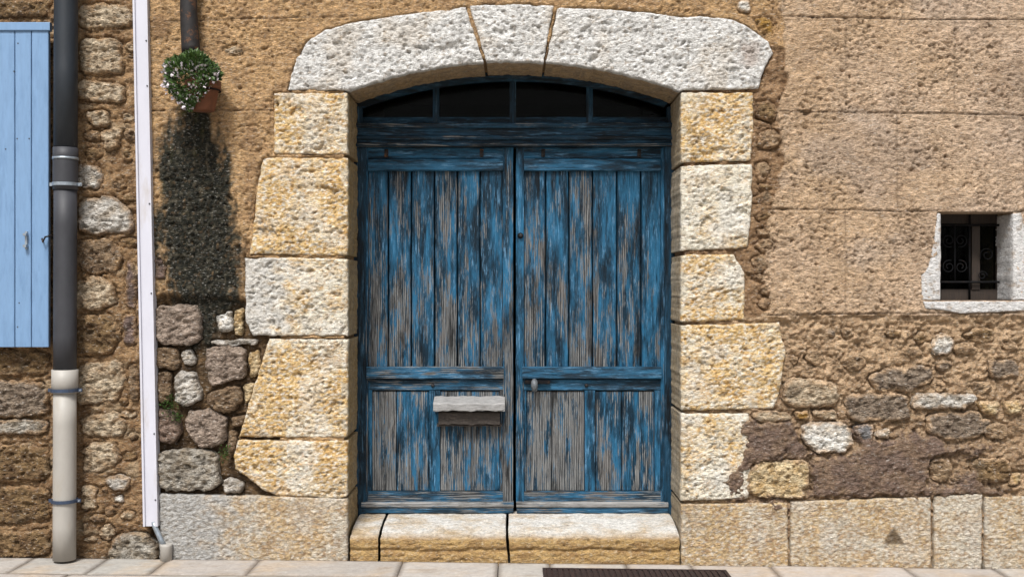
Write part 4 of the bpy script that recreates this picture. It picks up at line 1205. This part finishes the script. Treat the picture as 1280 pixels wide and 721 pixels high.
def scatter(name, n, leaf_l, mat, parent, sampler, seed, wide=.45, curl=.3):
    r = random.Random(seed); V = []; F = []
    for _ in range(n):
        p, out = sampler(r)
        d = (Vector(out) + Vector((r.uniform(-.6, .6), r.uniform(-.6, .6), r.uniform(-.6, .6)))).normalized()
        s = d.cross(Vector((r.uniform(-1, 1), r.uniform(-1, 1), r.uniform(-1, 1)))).normalized()
        nn = d.cross(s); l = leaf_l * r.uniform(.6, 1.3); w_ = l * wide
        b = len(V); p = Vector(p)
        V += [p, p + d * l * .45 + s * w_ * .5 + nn * l * .06, p + d * l - nn * l * curl, p + d * l * .45 - s * w_ * .5 + nn * l * .06]
        F += [(b, b + 1, b + 2), (b, b + 2, b + 3)]
    return fast_mesh(name, np.array([tuple(v) for v in V]), F, mat, parent, smooth=False)
pcx_, pcz = WD(238.5, 0, -.2)[0], WD(0, 93, -.2)[1]
def bush(r):
    while True:
        a = Vector((r.uniform(-1, 1), r.uniform(-1, 1), r.uniform(-1, 1)))
        if a.length < 1: break
    a = a.normalized() * (a.length ** .35)
    k = 1 + .09 * math.sin(5 * math.atan2(a.z, a.x) + 1)
    x = a.x * .155 * k; z = a.z * .132 * k; y = a.y * .14
    if z < -.02: z -= max(0, .09 - abs(x + .01)) * 1.0; y -= .03
    return (pcx_ + x, -.175 + y, pcz + z), a
scatter('foliage', 3400, .026, M['leaf'], plant, bush, 3, .55)
def bush2(r):
    p, a = bush(r)
    while a.y > -.1 or a.z > .55: p, a = bush(r)
    return (p[0] + a.x * .015, p[1] - .012, p[2] - .02), (a.x, -1, a.z + .3)
scatter('blossom', 300, .021, M['petal'], plant, bush2, 8, .85, .1)
for k in range(10):
    r = random.Random(k); a = r.uniform(-1.2, 1.2)
    tube('stem', [(px, py, zp1 - .03), (px - .02 + .05 * a, -.17, zp1 + .05), (pcx_ + .12 * a, -.19, pcz + r.uniform(-.06, .08))], .003, M['leaf'], plant, n=5)

# moss and lichen growing on the black streak under the pot
def on_moss(r):
    while True:
        u = r.uniform(196, 298); v = r.gauss(290, 75)
        if not (142 < v < 436): continue
        x, z = W(u, v)
        d_ = float(sdf(np.array([float(x)]), np.array([float(z)]), MOSS)[0]) + .025 * math.sin(u * .9 + v * .13) * math.cos(v * .31)
        if d_ > -.02 + .05 * r.random(): return (float(x), -.003, float(z)), (r.uniform(-.5, .5), -1, r.uniform(-.2, .8))
def moss_tufts(name, n, l, mat, seed):
    r0 = random.Random(seed); pts = []
    while len(pts) < n:
        p, o = on_moss(r0)
        for _ in range(r0.randint(3, 9)):
            pts.append(((p[0] + r0.gauss(0, .010), p[1] - r0.uniform(0, .003), p[2] + r0.gauss(0, .010)), o))
    it = iter(pts * 2)
    o_ = scatter(name, n, l, mat, None, lambda r: next(it), seed, .7, .2); o_['kind'] = 'stuff'
    o_['label'] = {'moss': 'dark moss tufts on the black streak under the flower pot', 'lichen': 'pale lichen flecks among the dark moss under the flower pot'}[name]
    o_['category'] = name
moss_tufts('moss', 3400, .0075, M['moss'], 41); moss_tufts('lichen', 500, .007, M['lichen'], 43)

# weeds rooted in the open joints
def weed(u, v, size, n, label, seed):
    t = empty('weed', label=label, cat='plant', group='weeds in the rubble joints left of the door')
    x0, z0 = W(u, v)
    def smp(r):
        a = r.gauss(0, 1) * size * .5; b = r.gauss(0, 1) * size * .6
        return (x0 + a, -.012 - abs(r.gauss(0, .012)), z0 + b), (a * 8, -1, .3)
    scatter('foliage', n, .018, M['leaf'], t, smp, seed, .5)
    tube('stem', [(x0, .03, z0 - size * .4), (x0, -.01, z0 - size * .2), (x0 + .01, -.02, z0 + size * .4)], .003, M['leaf'], t, n=5)
weed(215, 507, .05, 160, 'green weed in the joint beside the white trunking', 11)
weed(224, 521, .025, 60, 'tiny green weed just below and right of the larger weed', 13)
weed(283, 566, .04, 90, 'green weed in the dark gap beside the broken corner of the stone surround', 12)

# ------------------------------------------------------------------ ground
SL = -.0115
def gz(x): return .0 + SL * (x + .6)
def tilt_sheet(name, x0, x1, y0, y1, dz, mat, nx=2):
    V = [(x0, y0, gz(x0) + dz), (x1, y0, gz(x1) + dz), (x1, y1, gz(x1) + dz), (x0, y1, gz(x0) + dz)]
    return fast_mesh(name, np.array(V), [(0, 1, 2, 3)], mat, smooth=False)
M['street'] = simple('street_paving', (.30, .27, .23), .9, var=.15, scale=3, bstr=.3)
gnd = tilt_sheet('ground', -300, 300, -600, .3, -.035, M['street']); gnd['kind'] = 'structure'
pav = tilt_sheet('pavement', -4.5, 4.5, -1.4, .25, -.024, simple('joint_dirt', (.03, .024, .018), .95, var=.4, scale=60)); pav['kind'] = 'structure'
rows = [(-.008, -.395, [-80, 45, 137, 212, 326, 504, 623, 687, 782, 862, 962, 1128, 1240, 1400]),
        (-.402, -.80, [-150, 20, 118, 290, 420, 560, 700, 830, 960, 1100, 1230, 1400]),
        (-.807, -1.22, [-150, -20, 90, 230, 380, 500, 640, 780, 900, 1050, 1190, 1330])]
rs = np.random.RandomState(9)
for ya, yb_, us in rows:
    for a, b in zip(us[:-1], us[1:]):
        xa = (a - 640) / 200 + .0028; xb = (b - 640) / 200 - .0028
        nx = max(4, int((xb - xa) / .03)); ny = max(4, int((ya - yb_) / .03))
        X, Y = np.meshgrid(np.linspace(xa, xb, nx), np.linspace(yb_, ya, ny), indexing='ij')
        e = np.minimum(np.minimum(X - xa, xb - X), np.minimum(ya - Y, Y - yb_))
        dzz = rs.uniform(-.0025, .0025)
        Zt = gz(X) + dzz + .0022 * fbm(X * 6, Y * 6, 3, 601) - .004 * (e < 1e-6)
        V = np.stack([X, Y, Zt], -1).reshape(-1, 3)
        Q = grid_quads(nx, ny)
        be = boundary_edges(Q, nx * ny); bv = np.unique(be)
        lo = np.full(len(V), -1); lo[bv] = len(V) + np.arange(len(bv))
        V2 = V[bv] - [0, 0, .03]
        F = np.concatenate([Q, np.stack([be[:, 1], be[:, 0], lo[be[:, 0]], lo[be[:, 1]]], 1)])
        VV = np.concatenate([V, V2])
        f = fbm(VV[:, 0] * 3, VV[:, 1] * 3, 4, 605); g_ = fbm(VV[:, 0] * 14, VV[:, 1] * 20, 3, 609)
        basec = np.array((.36, .345, .315)) * rs.uniform(.9, 1.08); basec[0] *= rs.uniform(1.0, 1.06)
        c = mix(basec, (.40,.32,.24), np.clip(.1 + .8 * f + .5 * g_, 0, .8))
        c = mix(c, (.16,.12,.09), sstep(-.05, -.0, VV[:, 1] - .0 + .02 * g_) * .55)
        ed_ = np.minimum(np.minimum(VV[:, 0] - xa, xb - VV[:, 0]), np.minimum(ya - VV[:, 1], VV[:, 1] - yb_))
        c = mix(c, (.12,.09,.065), sstep(.004, .0, ed_) * .5)
        c = mix(c, (.26,.21,.16), sstep(.35, .7, fbm(VV[:, 0] * 5 + 9, VV[:, 1] * 7, 4, 613)) * .5)
        fast_mesh('paving_slab', VV, F, M['paving'], pav, col=c, smooth=False)
# rusty cover let into the paving
gr = empty('pavement_grate', label='dark rusty metal cover plate lying in the pavement before the doorstep', cat='cover plate')
gx0, gx1 = .185, 1.30
def gbox(n_, x0, x1, y0, y1, z0, z1):
    V = [(x, y, gz(x) + z) for y in (y0, y1) for z in (z0, z1) for x in (x0, x1)]
    F = [(0, 1, 3, 2), (4, 6, 7, 5), (0, 2, 6, 4), (1, 5, 7, 3), (2, 3, 7, 6), (0, 4, 5, 1)]
    return fast_mesh(n_, np.array(V), F, M['rust'], gr, smooth=False)
gy0, gy1 = -.195, -.66
gbox('plate', gx0 + .01, gx1 - .01, gy1 + .01, gy0 - .01, -.02, .005)
for i in range(31):
    a = gx0 + .026 + i * (gx1 - gx0 - .052) / 31
    gbox('bar', a, a + .022, gy1 + .022, gy0 - .019, .006, .014)
gbox('rim', gx0, gx1, gy0 - .017, gy0, .0, .016); gbox('rim', gx0, gx1, gy1, gy1 + .018, .0, .016)
gbox('rim', gx0, gx0 + .020, gy1 + .019, gy0 - .018, .0, .016); gbox('rim', gx1 - .020, gx1, gy1 + .019, gy0 - .018, .0, .016)
